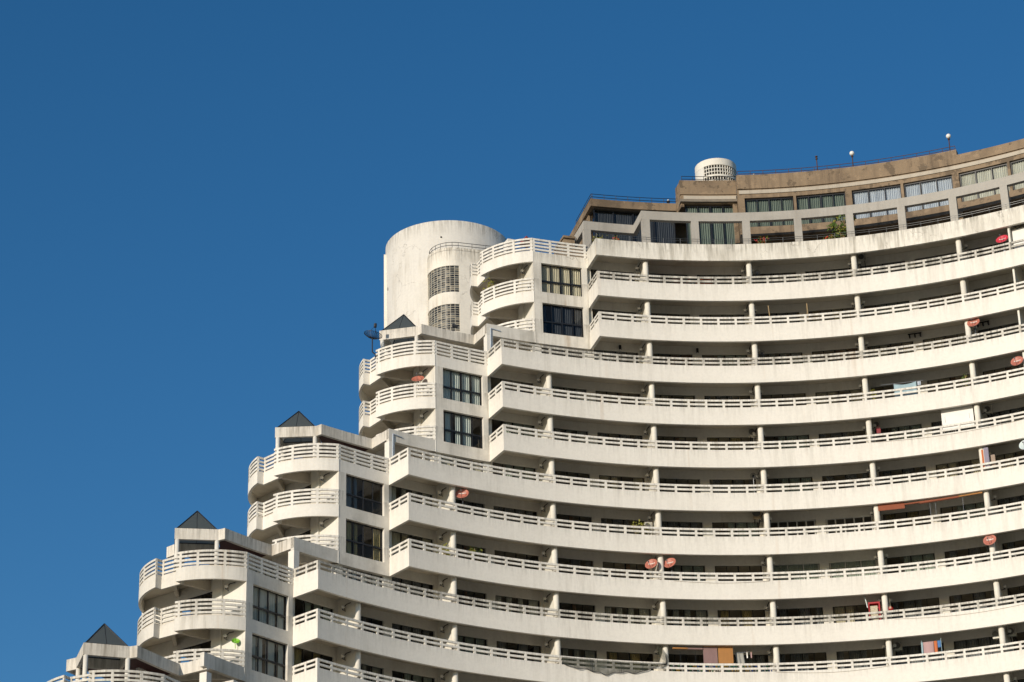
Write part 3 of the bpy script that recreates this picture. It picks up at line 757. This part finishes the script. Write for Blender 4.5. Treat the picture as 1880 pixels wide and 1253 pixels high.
dish(37.62, .092, -20.19, R(-38), DT, M['dishred'], 'salmon satellite dish right of the column on a far left balcony')
dish(37.62, 1.914, -23.45, R(-38), DT, M['dishred'], 'left dish of the pair of salmon satellite dishes beside one column')
dish(37.62, 2.087, -23.33, R(-38), DT, M['dishred'], 'right dish of the pair of salmon satellite dishes beside one column')
dish(37.5, 4.999, -23.16, R(-6), R(-14), M['dishred'], 'salmon satellite dish in front of a column top at the lower right')
dish(37.6, 5.068, -8.08, R(-4), R(-22), M['dishred'], 'salmon satellite dish beside a column at upper right, third balcony row')
dish(37.5, 5.434, -11.45, R(-4), R(-20), M['dishred'], 'salmon satellite dish at the right picture edge, fourth balcony row')
dish(37.7, 5.424, -2.51, R(-4), R(-28), M['dishpink'], 'bright red satellite dish under the top balcony at far right')
dish(37.5, 5.42, -17.25, R(-4), R(-16), M['dishwhite'], 'pale bluish satellite dish cut by the right picture edge', text=False)
dish(40.6, -.10, -11.45, R(-42), R(-40), M['dishred'], 'faded pink satellite dish lying low on the left curved balcony', rad=.38, text=False)
# black mesh dish on the left roof edge
t_ = thing('mesh_dish', 'black mesh satellite dish tilted up beside the pergola at the left edge', 'satellite dish', 42.9, -.365, -8.78)
m = MB(); rad = .60; nr, na = 5, 24; D = Matrix.Rotation(R(10), 4, 'Y') @ Matrix.Rotation(R(8), 4, 'X')
pt = lambda q, a: D @ Vector((rad * q * math.cos(a), rad * q * math.sin(a), .42 * q * q * rad))
o_ = Vector((0, 0, .75))
for i in range(na):
    m.path([pt(j / nr, 2 * math.pi * i / na) + o_ for j in range(nr + 1)], .011, 4)
for j in range(1, 13):
    m.path([pt(j / 12, 2 * math.pi * i / 32) + o_ for i in range(33)], .018 if j == 12 else .009, 4)
m.obj('reflector', M['mesh'], t_)
m = MB(); m.tube((0, 0, -.25), (0, 0, .78), .04); m.tube((0, 0, -.25), (.62, .35, -.25), .04); m.box(.5, .64, .2, .5, -.35, -.2); m.obj('mast', M['mesh'], t_)
m = MB(); tp_ = D @ Vector((.0, 0, .85)) + o_
for k in range(3): m.tube(pt(.8, k * 2.1 + .5) + o_, tp_, .012)
m.tube(tp_ - Vector((0, 0, .05)), tp_ + Vector((.02, 0, .2)), .10, 12); m.obj('feed_arm', M['mesh'], t_)
# lime green dish-like fan ornament
t_ = thing('green_dish', 'small lime green plastic dish on the rail of the lowest left curved balcony', 'dish', 39.9, -2.19 + .13, -32.35)
m = MB(); D = Matrix.Rotation(R(-45), 4, 'Z') @ Matrix.Rotation(R(-35), 4, 'X')
vs = []
for j in range(5):
    q = j / 4
    for i in range(20): a = 2 * math.pi * i / 20; vs.append(D @ Vector((.24 * q * math.cos(a), .1 * (1 - q * q), .24 * q * math.sin(a))))
m.add(vs, [(j * 20 + i, j * 20 + (i + 1) % 20, (j + 1) * 20 + (i + 1) % 20, (j + 1) * 20 + i) for j in range(4) for i in range(20)])
m.obj('bowl', M['lime'], t_, True); m = MB(); m.tube((0, .05, 0), (0.05, .05, -.45), .02); m.tube((0, 0, 0), (-.2, -.15, .1), .015); m.obj('stalk', M['lime'], t_)

# ================================================================ air conditioners
def ac(r, u, z, rot, mat, lab, w_=.75, h=.55):
    t_ = thing('air_conditioner', lab, 'air conditioner', r, u, z, 'air conditioner units on the balconies', rot=-th(u) + rot)
    m = MB(); m.box(-w_ / 2, w_ / 2, 0, .28, 0, h)
    m.obj('casing', mat, t_)
    m = MB(); n = 18; cx_, cz = -w_ * .12, h / 2; R1 = h * .34
    vs = [(cx_ + R1 * math.cos(2 * math.pi * i / n), -.012, cz + R1 * math.sin(2 * math.pi * i / n)) for i in range(n)]; m.add(vs, [tuple(range(n))])
    for k in range(5): m.box(w_ * .30, w_ * .44, -.01, -.004, h * (.15 + .15 * k), h * (.22 + .15 * k))
    m.obj('fan_grille', M['grille'], t_)
    m = MB()
    for rr in (R1 * .35, R1 * .7, R1 * 1.02):
        m.path([(cx_ + rr * math.cos(2 * math.pi * i / 16), -.025, cz + rr * math.sin(2 * math.pi * i / 16)) for i in range(17)], .006, 4)
    m.obj('guard', M['galv'], t_)
    for x in (-w_ / 2 + .1, w_ / 2 - .1):
        m = MB(); m.path([(x, .02, -.03), (x, .45, -.03), (x, .45, -.35), (x, .02, -.03)], .018); m.obj('bracket', M['metal'], t_)
ac(38.9, 4.075, -1.60, R(0), M['acbody'], 'pale air conditioner high beside the column, just under the top balcony', .5, .55)
ac(38.7, 2.945, -14.0, R(0), M['acbody'], 'pale air conditioner left of a column, fifth balcony row', .5, .6)
ac(38.9, 5.075, -13.95, R(0), M['acbody'], 'grey air conditioner right of the white panel', .45, .55)
ac(38.9, 4.072, -13.9, R(0), M['acbody'], 'small air conditioner right of the column, above a red bag', .4, .5)
ac(38.5, 2.93, -19.85, R(0), M['acbeige'], 'brownish air conditioner left of a column, above brown curtains', .5, .75)
ac(38.9, 4.075, -29.1, R(0), M['acbody'], 'air conditioner beside the laundry rack, lowest balcony row', .5, .6)
ac(38.9, 5.062, -29.05, R(0), M['acbody'], 'air conditioner right of the last column in the lowest row', .5, .6)
ac(38.5, 4.935, -29.2, R(0), M['acbody'], 'air conditioner left of the last column in the lowest row', .45, .55)
ac(38.4, 1.93, -20.75, R(0), M['acbody'], 'grey air conditioner standing low behind the rail beside potted flowers', .5, .5)

# ================================================================ cloth, blinds, panels
def sheet(mb, x0, x1, z0, z1, amp=.03, n=24, fr=16, y=0, sag=0, skew=0, rows=6):
    vs = []
    for j in range(rows + 1):
        for i in range(n + 1):
            q = i / n; k = j / rows; x = x0 + (x1 - x0) * q + skew * (1 - k)
            vs.append((x, y + amp * (1.2 - k) * math.sin(fr * q + 1.3 * k) , z0 + (z1 - z0) * k - sag * math.sin(math.pi * q) * (k)))
    mb.add(vs, [(j * (n + 1) + i, j * (n + 1) + i + 1, (j + 1) * (n + 1) + i + 1, (j + 1) * (n + 1) + i) for j in range(rows) for i in range(n)])
def solid(o, t=.012): s = o.modifiers.new('thick', 'SOLIDIFY'); s.thickness = t; return o
t_ = thing('hanging_sheet', 'pale blue sheet hung to dry behind the rail, fourth balcony row', 'laundry', 37.95, 4.37, -12.5)
m = MB(); sheet(m, -.75, .72, 0, 1.15, .04, sag=.12); solid(m.obj('cloth', M['skyblue'], t_, True)); m = MB(); m.tube((-1.6, .0, 1.2), (1.2, 0, 1.16), .008); sheet(m, .78, 1.0, .85, 1.12, .02, 6, 8); m.obj('line', M['pipe'], t_)
t_ = thing('rolled_mattress', 'striped orange and grey mattress standing folded over the balcony rail', 'mattress', 37.42, 5.035, -18.35)
for n_, mt, x0, x1, hh in (('cover', 'orange', -.19, -.04, 1.35), ('padding', 'purple', -.035, .28, 1.45), ('edge', 'board', -.06, -.02, 1.4)):
    m = MB(); m.prism([(x0, 0), (x1, 0), (x1, .16), (x0, .16)], 0, hh); o = m.obj(n_, M[mt], t_)
    bv = o.modifiers.new('b', 'BEVEL'); bv.width = .05; bv.segments = 3
t_ = thing('folded_bedding', 'small pale bundle of bedding just right of the striped mattress', 'bedding', 37.45, 5.11, -18.3)
m = MB(); m.prism([(-.16, 0), (.14, 0), (.12, .2), (-.15, .22)], 0, .85); o = m.obj('bundle', cloth('bedding_cloth', (.55, .48, .36), stripes=((.20, .10, .08), 6)), t_); bv = o.modifiers.new('b', 'BEVEL'); bv.width = .06; bv.segments = 3
t_ = thing('white_panel', 'large plain white sheet panel closing half a balcony opening', 'panel', 37.80, 4.82, -15.1)
m = MB(); m.box(-1.04, 1.02, 0, .05, 0, 1.42); o = m.obj('sheet', M['board'], t_); m = MB(); m.box(-.83, -.81, -.02, -.002, .5, .9); m.box(.74, .76, -.02, -.002, .55, .9); m.obj('handle', M['galv'], t_)
t_ = thing('white_panel', 'white panel closing the balcony at the top right picture edge', 'panel', 37.9, 5.67, -3.6)
m = MB(); m.box(-1.1, 1.02, 0, .05, 0, 1.75); m.obj('sheet', M['board'], t_); m = MB(); m.box(-1.15, 1.05, -.01, .06, 1.752, 1.79); m.obj('rim', M['galv'], t_)
# laundry rack
t_ = thing('drying_rack', 'drying rack with blue pole, pink and blue clothes hanging on it, lowest row', 'drying rack', 37.85, 4.38, -29.9)
m = MB(); m.tube((-.62, 0, -.9), (-.62, 0, .92), .018); m.tube((.58, 0, -.9), (.58, 0, .96), .018); m.tube((-.62, 0, .78), (.6, 0, .80), .012); m.obj('frame', M['skyblue'], t_)
for x0, x1, mt in ((-.66, -.55, 'skyblue'), (-.53, .12, 'pink'), (.14, .34, 'orange'), (.36, .56, 'blue')):
    m = MB(); sheet(m, x0, x1, -.05 if mt != 'blue' else .35, .80, .02, 10, 7, y=-.02); solid(m.obj('garment', M[mt], t_, True))
# red brown roller blind and long awning roll
t_ = thing('rolled_blind', 'red brown bamboo blinds partly rolled under the slab, right half of the opening', 'blind', 37.55, 4.5, -19.75)
#P_ = lambda r, u, z: t_.matrix_world
def loc_in(t, r, u, z):
    mw = Matrix.Translation(t.location) @ Matrix.Rotation(t.rotation_euler.z, 4, 'Z'); return mw.inverted() @ P3(r, u, z)
def blind(t, ua, ub_, ztop, zbot, mat, name='slats', r=37.56):
    m = MB(); a = loc_in(t, r, ua, ztop); b = loc_in(t, r, ub_, ztop); n = max(1, int(abs(ztop - zbot) / .04))
    for i in range(n):
        z1 = ztop - i * .04; d = .004 * (i % 2)
        q = [loc_in(t, r + d, ua, z1), loc_in(t, r + d, ub_, z1), loc_in(t, r + d + .02, ub_, z1), loc_in(t, r + d + .02, ua, z1)]
        m.add(q + [v - Vector((0, 0, .039)) for v in q], [(0, 1, 2, 3), (7, 6, 5, 4), (0, 4, 5, 1), (1, 5, 6, 2), (2, 6, 7, 3), (3, 7, 4, 0)])
    return m.obj(name, M[mat], t)
blind(t_, 4.02, 4.262, -19.72, -20.2, 'redbrown')
m = MB(); m.tube(loc_in(t_, 37.50, 4.26, -19.96), loc_in(t_, 37.50, 4.52, -19.92), .055, 10); m.tube(loc_in(t_, 37.50, 4.40, -19.98), loc_in(t_, 37.50, 4.76, -19.92), .075, 10); m.obj('roll', M['redbrown'], t_)
m = MB(); m.tube(loc_in(t_, 37.50, 4.75, -19.90), loc_in(t_, 37.50, 4.975, -19.88), .05, 10); m.tube(loc_in(t_, 37.50, 4.26, -19.93), loc_in(t_, 37.50, 4.48, -19.93), .03, 10); m.obj('roll', M['tan'], t_)
m = MB()
for uu in (4.49, 4.54, 4.79): m.tube(loc_in(t_, 37.57, uu, -19.8), loc_in(t_, 37.57, uu, -21.0), .006, 4)
m.obj('cord', M['pipe'], t_)
for ua, ub_, mt, lab in ((2.343, 2.470, 'mauve', 'mauve bamboo blind lowered to the rail in the lowest row'), (2.478, 2.612, 'tan', 'ochre brown bamboo blind lowered to the rail in the lowest row')):
    t_ = thing('bamboo_blind', lab, 'blind', 37.62, (ua + ub_) / 2, -28.8); blind(t_, ua, ub_, -28.79, -30.05, mt, r=37.62)
    m = MB(); m.tube(loc_in(t_, 37.6, ua, -28.80), loc_in(t_, 37.6, ub_, -28.80), .03, 8); m.obj('top_bar', M['tan'], t_)
for ua, ub_, mt, zz, lab in ((2.065, 2.20, 'tan', -28.95, 'rolled up ochre blind under the slab, lowest row'), (2.205, 2.337, 'mauve', -28.96, 'rolled up mauve blind left of the lowered blinds')):
    t_ = thing('bamboo_blind', lab, 'blind', 37.62, (ua + ub_) / 2, zz)
    m = MB(); m.tube(loc_in(t_, 37.6, ua, zz), loc_in(t_, 37.6, ub_, zz), .06, 10); m.obj('roll', M[mt], t_)
    m = MB(); m.tube(loc_in(t_, 37.6, (ua + ub_) / 2, zz), loc_in(t_, 37.6, (ua + ub_) / 2, zz - 1.1), .006, 4); m.obj('cord', M['galv'], t_)
t_ = thing('towel', 'grey towel hanging on a line right of the ochre blind', 'laundry', 38.0, 2.68, -30.0)
m = MB(); sheet(m, -.28, .24, 0, .9, .04, 14, 12, skew=.08); solid(m.obj('cloth', M['greyt'], t_, True))
m = MB(); m.path([loc_in(t_, 38.0, 2.62, -29.08), loc_in(t_, 38.0, 2.8, -29.0), loc_in(t_, 38.0, 2.95, -28.8)], .008, 4); m.obj('line', M['pipe'], t_)
for uu, mt, lab in ((2.745, 'board', 'narrow white cloth pegged on the washing line'), (2.782, 'pink', 'narrow reddish cloth pegged on the washing line')):
    t_ = thing('small_cloth', lab, 'laundry', 38.0, uu, -29.42); m = MB(); sheet(m, -.04, .04, 0, .38, .01, 4, 4); solid(m.obj('cloth', M[mt], t_)); m = MB(); m.box(-.01, .01, -.02, .02, .36, .42); m.obj('peg', M['tan'], t_)
# bottles behind the rail
cols = [flat('bottle_%s' % n, c, .3) for n, c in (('white', (.7, .7, .66)), ('green', (.05, .3, .1)), ('blue', (.04, .12, .5)), ('yellow', (.7, .45, .05)), ('teal', (.1, .35, .35)), ('dark', (.03, .04, .04)))]
bms = []
for c in cols:
    b = MB(); b.cyl(0, 0, .05, 0, .20, 10); b.cyl(0, 0, .05, .20, .26, 10, 0, .02); b.cyl(0, 0, .022, .26, .30, 8); bms.append(b.mesh('bottle', c, True))
shf = thing('bottle_shelf', 'low white rack of shelves full of bottles behind the lowest rail', 'shelf', 37.62, 2.5, -30.9)
m = MB()
for zz in (-30.57, -30.25, -30.93): m.sector(37.56, 37.78, 2.04, 2.96, H0 + zz - .02, H0 + zz)
sh = m.mesh('board', M['whiteframe'])
mw = (Matrix.Translation(shf.location) @ Matrix.Rotation(shf.rotation_euler.z, 4, 'Z')).inverted(); sh.transform(mw); link('board', sh, shf)
rnd = random.Random(3)
names = ('white', 'green', 'blue', 'yellow', 'teal', 'dark')
for row, zz in enumerate((-30.57, -30.25)):
    u = 2.05
    while u < 2.95:
        k = rnd.choices(range(6), (4, 2, 2, 2, 2, 2))[0]
        if abs((u * 6) % 1 - 0) > .08:
            o = link('bottle', bms[k], None); o.location = P3(37.66, u, zz)
            tag(o, '%s bottle in the %s row of bottles crowded behind the lowest rail' % (names[k], ('lower', 'upper')[row]), 'bottle', 'bottles behind the lowest rail, %s %s' % (names[k], ('lower', 'upper')[row]))
        u += rnd.choice((.0175, .0175, .021, .03))
# red shrine and lantern
t_ = thing('spirit_shrine', 'red lacquered shrine box with a cream panel left of a column', 'shrine', 38.0, 3.905, -27.9)
m = MB(); m.box(-.36, -.30, -.2, .25, 0, 1.62); m.box(.28, .36, -.2, .25, 0, 1.62); m.box(-.36, .36, -.21, .26, 1.62, 1.72); m.box(-.30, .28, .2, .25, 0, 1.62); m.obj('cabinet', M['red'], t_)
m = MB(); m.box(-.26, .2, -.1, -.06, .3, 1.5); m.obj('panel', M['cream'], t_)
m = MB(); m.path([(-.42, -.1, 1.4), (-.46, -.1, 1.7), (-.52, -.12, 2.0), (-.60, -.12, 2.2)], .035, 6); m.obj('streamer', M['dishwhite'], t_)
t_ = thing('red_lantern', 'round red lantern hanging right of the column beside the shrine', 'lantern', 37.9, 4.047, -26.72)
m = MB(); m.ball((0, 0, 0), .2, 18, 12, sz=.8); m.obj('body', M['red'], t_, True); m = MB(); m.cyl(0, 0, .06, .13, .2, 10); m.cyl(0, 0, .05, -.2, -.14, 10); m.box(-.06, .06, -.215, -.19, -.02, .06); m.tube((0, 0, .15), (0, 0, .7), .006); m.obj('trim', M['cream'], t_)
t_ = thing('red_bag', 'dark red bag hanging under the small air conditioner', 'bag', 38.3, 4.083, -14.55)
m = MB(); m.prism([(-.16, 0), (.14, 0), (.17, .12), (-.12, .14)], 0, .34); m.tube((-.1, .05, .34), (0, .06, .6), .012); m.tube((.1, .05, .34), (0, .06, .6), .012); o = m.obj('sack', flat('wine_red_bag', (.22, .01, .02), .6), t_)
# parasols seen over the first rail
for u, mt, lab in ((2.36, 'umbr', 'dark red folded parasol top seen just above the uppermost rail'), (2.47, 'umbg', 'dark green parasol top right of the red one above the uppermost rail'), (2.58, 'orange', 'faded orange red parasol top right of the green one')):
    t_ = thing('parasol', lab, 'parasol', 38.35, u, -3.9); m = MB(); n = 10; R_ = .65
    zt_ = 1.42 if mt != 'orange' else 1.34
    vs = [(0, 0, zt_)] + [(R_ * math.cos(2 * math.pi * i / n), R_ * math.sin(2 * math.pi * i / n) * .8, zt_ - .30 - .03 * (i % 2)) for i in range(n)]
    m.add(vs, [(0, 1 + i, 1 + (i + 1) % n) for i in range(n)]); solid(m.obj('canopy', M[mt], t_), .01); m = MB(); m.cyl(0, 0, .02, 0, zt_ - .02, 8); m.obj('pole', M['galv'], t_)
# bamboo poles
for u, lab, lean in ((3.16, 'left of two slim bamboo poles standing behind the second rail', .12), (3.525, 'right of two slim bamboo poles standing behind the second rail', 0)):
    t_ = thing('bamboo_pole', lab, 'pole', 37.8, u, -6.9); m = MB(); m.tube((lean, 0, -.0), (0, 0, 1.93), .028, 8); m.tube((lean * .5 , 0, .97), (lean * .5, 0, 1.0), .034, 8); m.obj('cane', M['wood'], t_)
# dark bracket rails on the back wall
for u, lab in ((4.481, 'dark three-legged bracket rail on a balcony back wall, left one'), (5.10, 'dark bracket rail on the balcony back wall near the right picture edge')):
    t_ = thing('wall_bracket', lab, 'bracket', 39.5, u, -7.35); m = MB(); m.box(-.45, .45, -.14, -.08, .05, .12)
    for x in (-.36, 0, .36): m.box(x - .04, x + .04, -.15, .09, -.12, .10)
    m.obj('rail', M['metal'], t_)
for u, lab in ((1.783, 'left small black box light on the back wall, third balcony row'), (2.501, 'right small black box light on the back wall, third balcony row')):
    t_ = thing('box_light', lab, 'lamp', 39.5, u, -7.62); m = MB(); m.cyl(0, -.06, .085, 0, .32, 14); m.box(-.05, .05, -.04, .09, .1, .22); m.obj('case', M['metal'], t_); m = MB(); m.cyl(0, -.06, .06, -.012, -.001, 12); m.obj('lens', M['globe'], t_)
t_ = thing('floodlight', 'small black floodlight on the lintel above a stained terrace rail', 'lamp', 39.3, -.0 + .17, -7.83)
m = MB(); m.prism([(-.17, -.12), (.17, -.12), (.17, .0), (-.17, .0)], 0, .2); m.box(-.03, .03, 0, .1, .05, .12); m.obj('case', M['metal'], t_); m = MB(); m.box(-.15, .15, -.13, -.122, .02, .18); m.obj('lens', M['acdark'], t_)
for r_, u, z, lab in ((38.3, 3.085, -2.25, 'standing fan with round dark cage right of a column, uppermost row'), (38.3, 3.075, -8.25, 'standing fan with round dark cage right of a column, third row'), (38.3, 2.915, -17.0, 'dark standing fan left of a column, sixth row')):
    t_ = thing('standing_fan', lab, 'fan', r_, u, z); m = MB()
    for rr in (.08, .14, .2): m.path([(rr * math.cos(2 * math.pi * i / 18), -.08 + .3 * (rr - .1), rr * math.sin(2 * math.pi * i / 18)) for i in range(19)], .01, 4)
    for i in range(12): a = 2 * math.pi * i / 12; m.tube((0, -.1, 0), (.2 * math.cos(a), -.05, .2 * math.sin(a)), .006, 4)
    m.obj('cage', M['metal'], t_); m = MB(); m.tube((0, 0, -1.6), (0, 0, 0), .02); m.tube((0, -.08, 0), (0, .12, 0), .06, 10); m.cyl(0, 0, .2, -1.65, -1.6, 16); m.obj('stand', M['galv'], t_)

# ================================================================ plants
def plant(r, u, z, h, wd, kind, lab, flowers=0, seed=1, leaf='leaf', ls=.11, pot=True, n=90):
    t_ = thing('potted_plant', lab, 'plant', r, u, z, 'plants on the balconies'); rnd = random.Random(seed)
    if pot:
        m = MB(); m.cyl(0, 0, .13, 0, .26, 14, 0, .18); m.cyl(0, 0, .2, .24, .29, 14); m.obj('pot', M['pot'], t_)
    b0 = .28 if pot else 0
    st = MB(); lf = MB(); fl = MB(); tips = []
    for k in range(7):
        a = rnd.uniform(0, 6.28); top = Vector((wd * .45 * math.cos(a), wd * .3 * math.sin(a), b0 + h * rnd.uniform(.55, 1)))
        mid_ = Vector((top.x * .35, top.y * .35, b0 + (top.z - b0) * .55)); st.path([(0, 0, b0), mid_, top], .014, 5); tips += [mid_, top]
    for k in range(n):
        t0 = rnd.choice(tips) + Vector([rnd.gauss(0, wd * .17), rnd.gauss(0, wd * .14), rnd.gauss(0, h * .11)])
        d = Vector([rnd.uniform(-1, 1), rnd.uniform(-1, 1), rnd.uniform(-.5, .9)]).normalized(); s_ = d.cross(Vector((rnd.random(), rnd.random(), 1))).normalized()
        L = ls * rnd.uniform(.7, 1.5) * (2.0 if kind == 'palm' else 1); W = L * (.22 if kind == 'palm' else .38)
        c = t0 + d * L * .5 + Vector((0, 0, .02)); lf.add([t0, c + s_ * W, t0 + d * L - Vector((0, 0, L * .25)), c - s_ * W], [(0, 1, 2), (0, 2, 3)], rnd.choices((0, 1), (3, 1))[0])
    for k in range(flowers):
        t0 = rnd.choice(tips) + Vector([rnd.gauss(0, wd * .15), rnd.gauss(0, wd * .1), rnd.gauss(0, h * .06)]); fl.ball(t0, rnd.uniform(.03, .055), 7, 5)
    st.obj('stem', M['wood'], t_); lf.obj('foliage', [M[leaf], M['leafy']], t_)
    if flowers: fl.obj('flowers', M['flower'], t_)
plant(37.95, 3.915, -.93, 1.9, 1.1, 'palm', 'tall leafy plant beside a grey colonnade post on the top terrace', 0, 2, ls=.17, n=150)
plant(37.75, 3.14, -.93, .75, .75, 'bush', 'plant with many small red flowers at the foot of a colonnade post', 34, 3)
plant(37.75, 3.79, -.93, .62, .6, 'bush', 'low plant with red flowers left of the tall leafy plant', 14, 4, leaf='leafy')
plant(37.9, 1.73, -.93, .55, .35, 'bush', 'compact red flowering plant behind the leftmost terrace railing', 26, 5)
plant(38.1, 1.58, -.93, .62, .7, 'bush', 'green bush left of the red flowers on the top terrace', 0, 6, leaf='leafy')
plant(37.6, .235, -24.85, 1.05, .5, 'bush', 'bushy dark green plant rising over a left balcony rail', 0, 7)
plant(37.6, .185, -24.85, .85, .3, 'bush', 'small yellow flowering plant next to the bushy dark green one', 0, 8, leaf='leafy')
plant(38.1, -.05, -24.9, 1.15, .55, 'palm', 'thin spiky green plant left of a column, far left balcony', 0, 9, leaf='leafy')
plant(37.7, 4.93, -12.9, 1.05, .35, 'bush', 'small bright green plant left of a column, fourth row', 0, 10, leaf='leaf')
plant(37.65, 1.86, -21.9, .95, .45, 'palm', 'spiky yellow green plant beside the low grey air conditioner', 0, 11, leaf='leafy')
plant(37.65, 1.78, -21.9, .95, .4, 'bush', 'pale flowering plant left of the spiky yellow green one', 0, 12, leaf='leafy')
plant(37.8, 4.075, -12.95, .98, .3, 'bush', 'small yellow flowering plant right of a column by the blue sheet', 0, 13, leaf='leafy')
plant(42.1, .72, -3.93, 1.2, .8, 'palm', 'drooping plant in the shade of the uppermost curved balcony', 0, 14, leaf='leafy')

# ================================================================ netting slung from the lowest rails
t_ = thing('torn_netting', 'torn dark netting sagging below the lowest balcony rail', 'net', 37.2, 1.5, -30.3)
m = MB(); n = 70; vs = []; rnd = random.Random(5)
for j in range(7):
    for i in range(n + 1):
        q = i / n; u = 1.0 + .985 * q; k = j / 6
        depth = .30 + .50 * math.sin(math.pi * min(1, q * 1.15) ) ** .7 * (1 + .18 * math.sin(19 * q) + .1 * math.sin(47 * q)) if 0 < q < 1 else .12
        depth = depth if q < .87 else depth * max(.1, (1 - q) / .13)
        rr = 37.2 - .06 * math.sin(math.pi * k) - .03 * math.sin(30 * q + 3 * k)
        vs.append(loc_in(t_, rr, u, -30.12 - depth * k))
m.add(vs, [(j * (n + 1) + i, j * (n + 1) + i + 1, (j + 1) * (n + 1) + i + 1, (j + 1) * (n + 1) + i) for j in range(6) for i in range(n)])
m.obj('mesh_cloth', M['net'], t_, True)
m = MB(); m.path([vs[6 * (n + 1) + i] for i in range(0, n + 1)], .018, 5); m.path([vs[i] for i in range(0, n + 1, 5)], .012, 5)
for i in (20, 21, 40, 54): m.path([vs[j * (n + 1) + i] for j in range(7)], .014, 5)
m.obj('hem_rope', M['mesh'], t_)
t_ = thing('knotted_netting', 'dark bundle of netting tied to the column above the torn net', 'net', 37.4, 1.985, -29.9)
m = MB(); pts_ = [(-.35, .2, 1.15), (-.3, .1, .9), (-.2, 0, .6), (-.05, -.05, .3), (0, -.1, 0), (-.1, -.15, -.25), (-.3, -.18, -.5)]
vs = []
for i, p in enumerate(pts_):
    wdt = (.10, .16, .22, .30, .16, .18, .1)[i]
    for k in range(6): vs.append((p[0] - wdt + 2 * wdt * k / 5, p[1] + .05 * math.sin(2.4 * k + i), p[2]))
m.add(vs, [(i * 6 + k, i * 6 + k + 1, (i + 1) * 6 + k + 1, (i + 1) * 6 + k) for i in range(len(pts_) - 1) for k in range(5)])
m.obj('mesh_cloth', M['net'], t_, True); m = MB(); m.path([(.02, -.12, .35), (.06, -.14, 0), (.0, -.16, -.25), (-.15, -.16, -.3)], .03, 6); m.obj('rope', M['mesh'], t_)
# sagging cables on the parapet faces
for lab, ua, ub2, z0, dz in (('thin cable sagging along the parapet, fifth row right', 4.02, 5.4, -15.56, .12), ('thin cable sagging under the rail between the pair of dishes and the next column', 2.1, 2.98, -24.6, .10), ('thin cable sagging along the parapet right of the shrine', 4.08, 5.45, -27.60, .2), ('thin cable sagging on the lowest parapet', 2.98, 4.0, -30.60, .16)):
    t_ = thing('cable', lab, 'cable', 37.25, (ua + ub2) / 2, z0)
    m = MB(); m.path([loc_in(t_, 37.27, ua + (ub2 - ua) * i / 20, z0 - dz * math.sin(math.pi * i / 20)) for i in range(21)], .010, 5); m.obj('wire', M['strip'], t_)
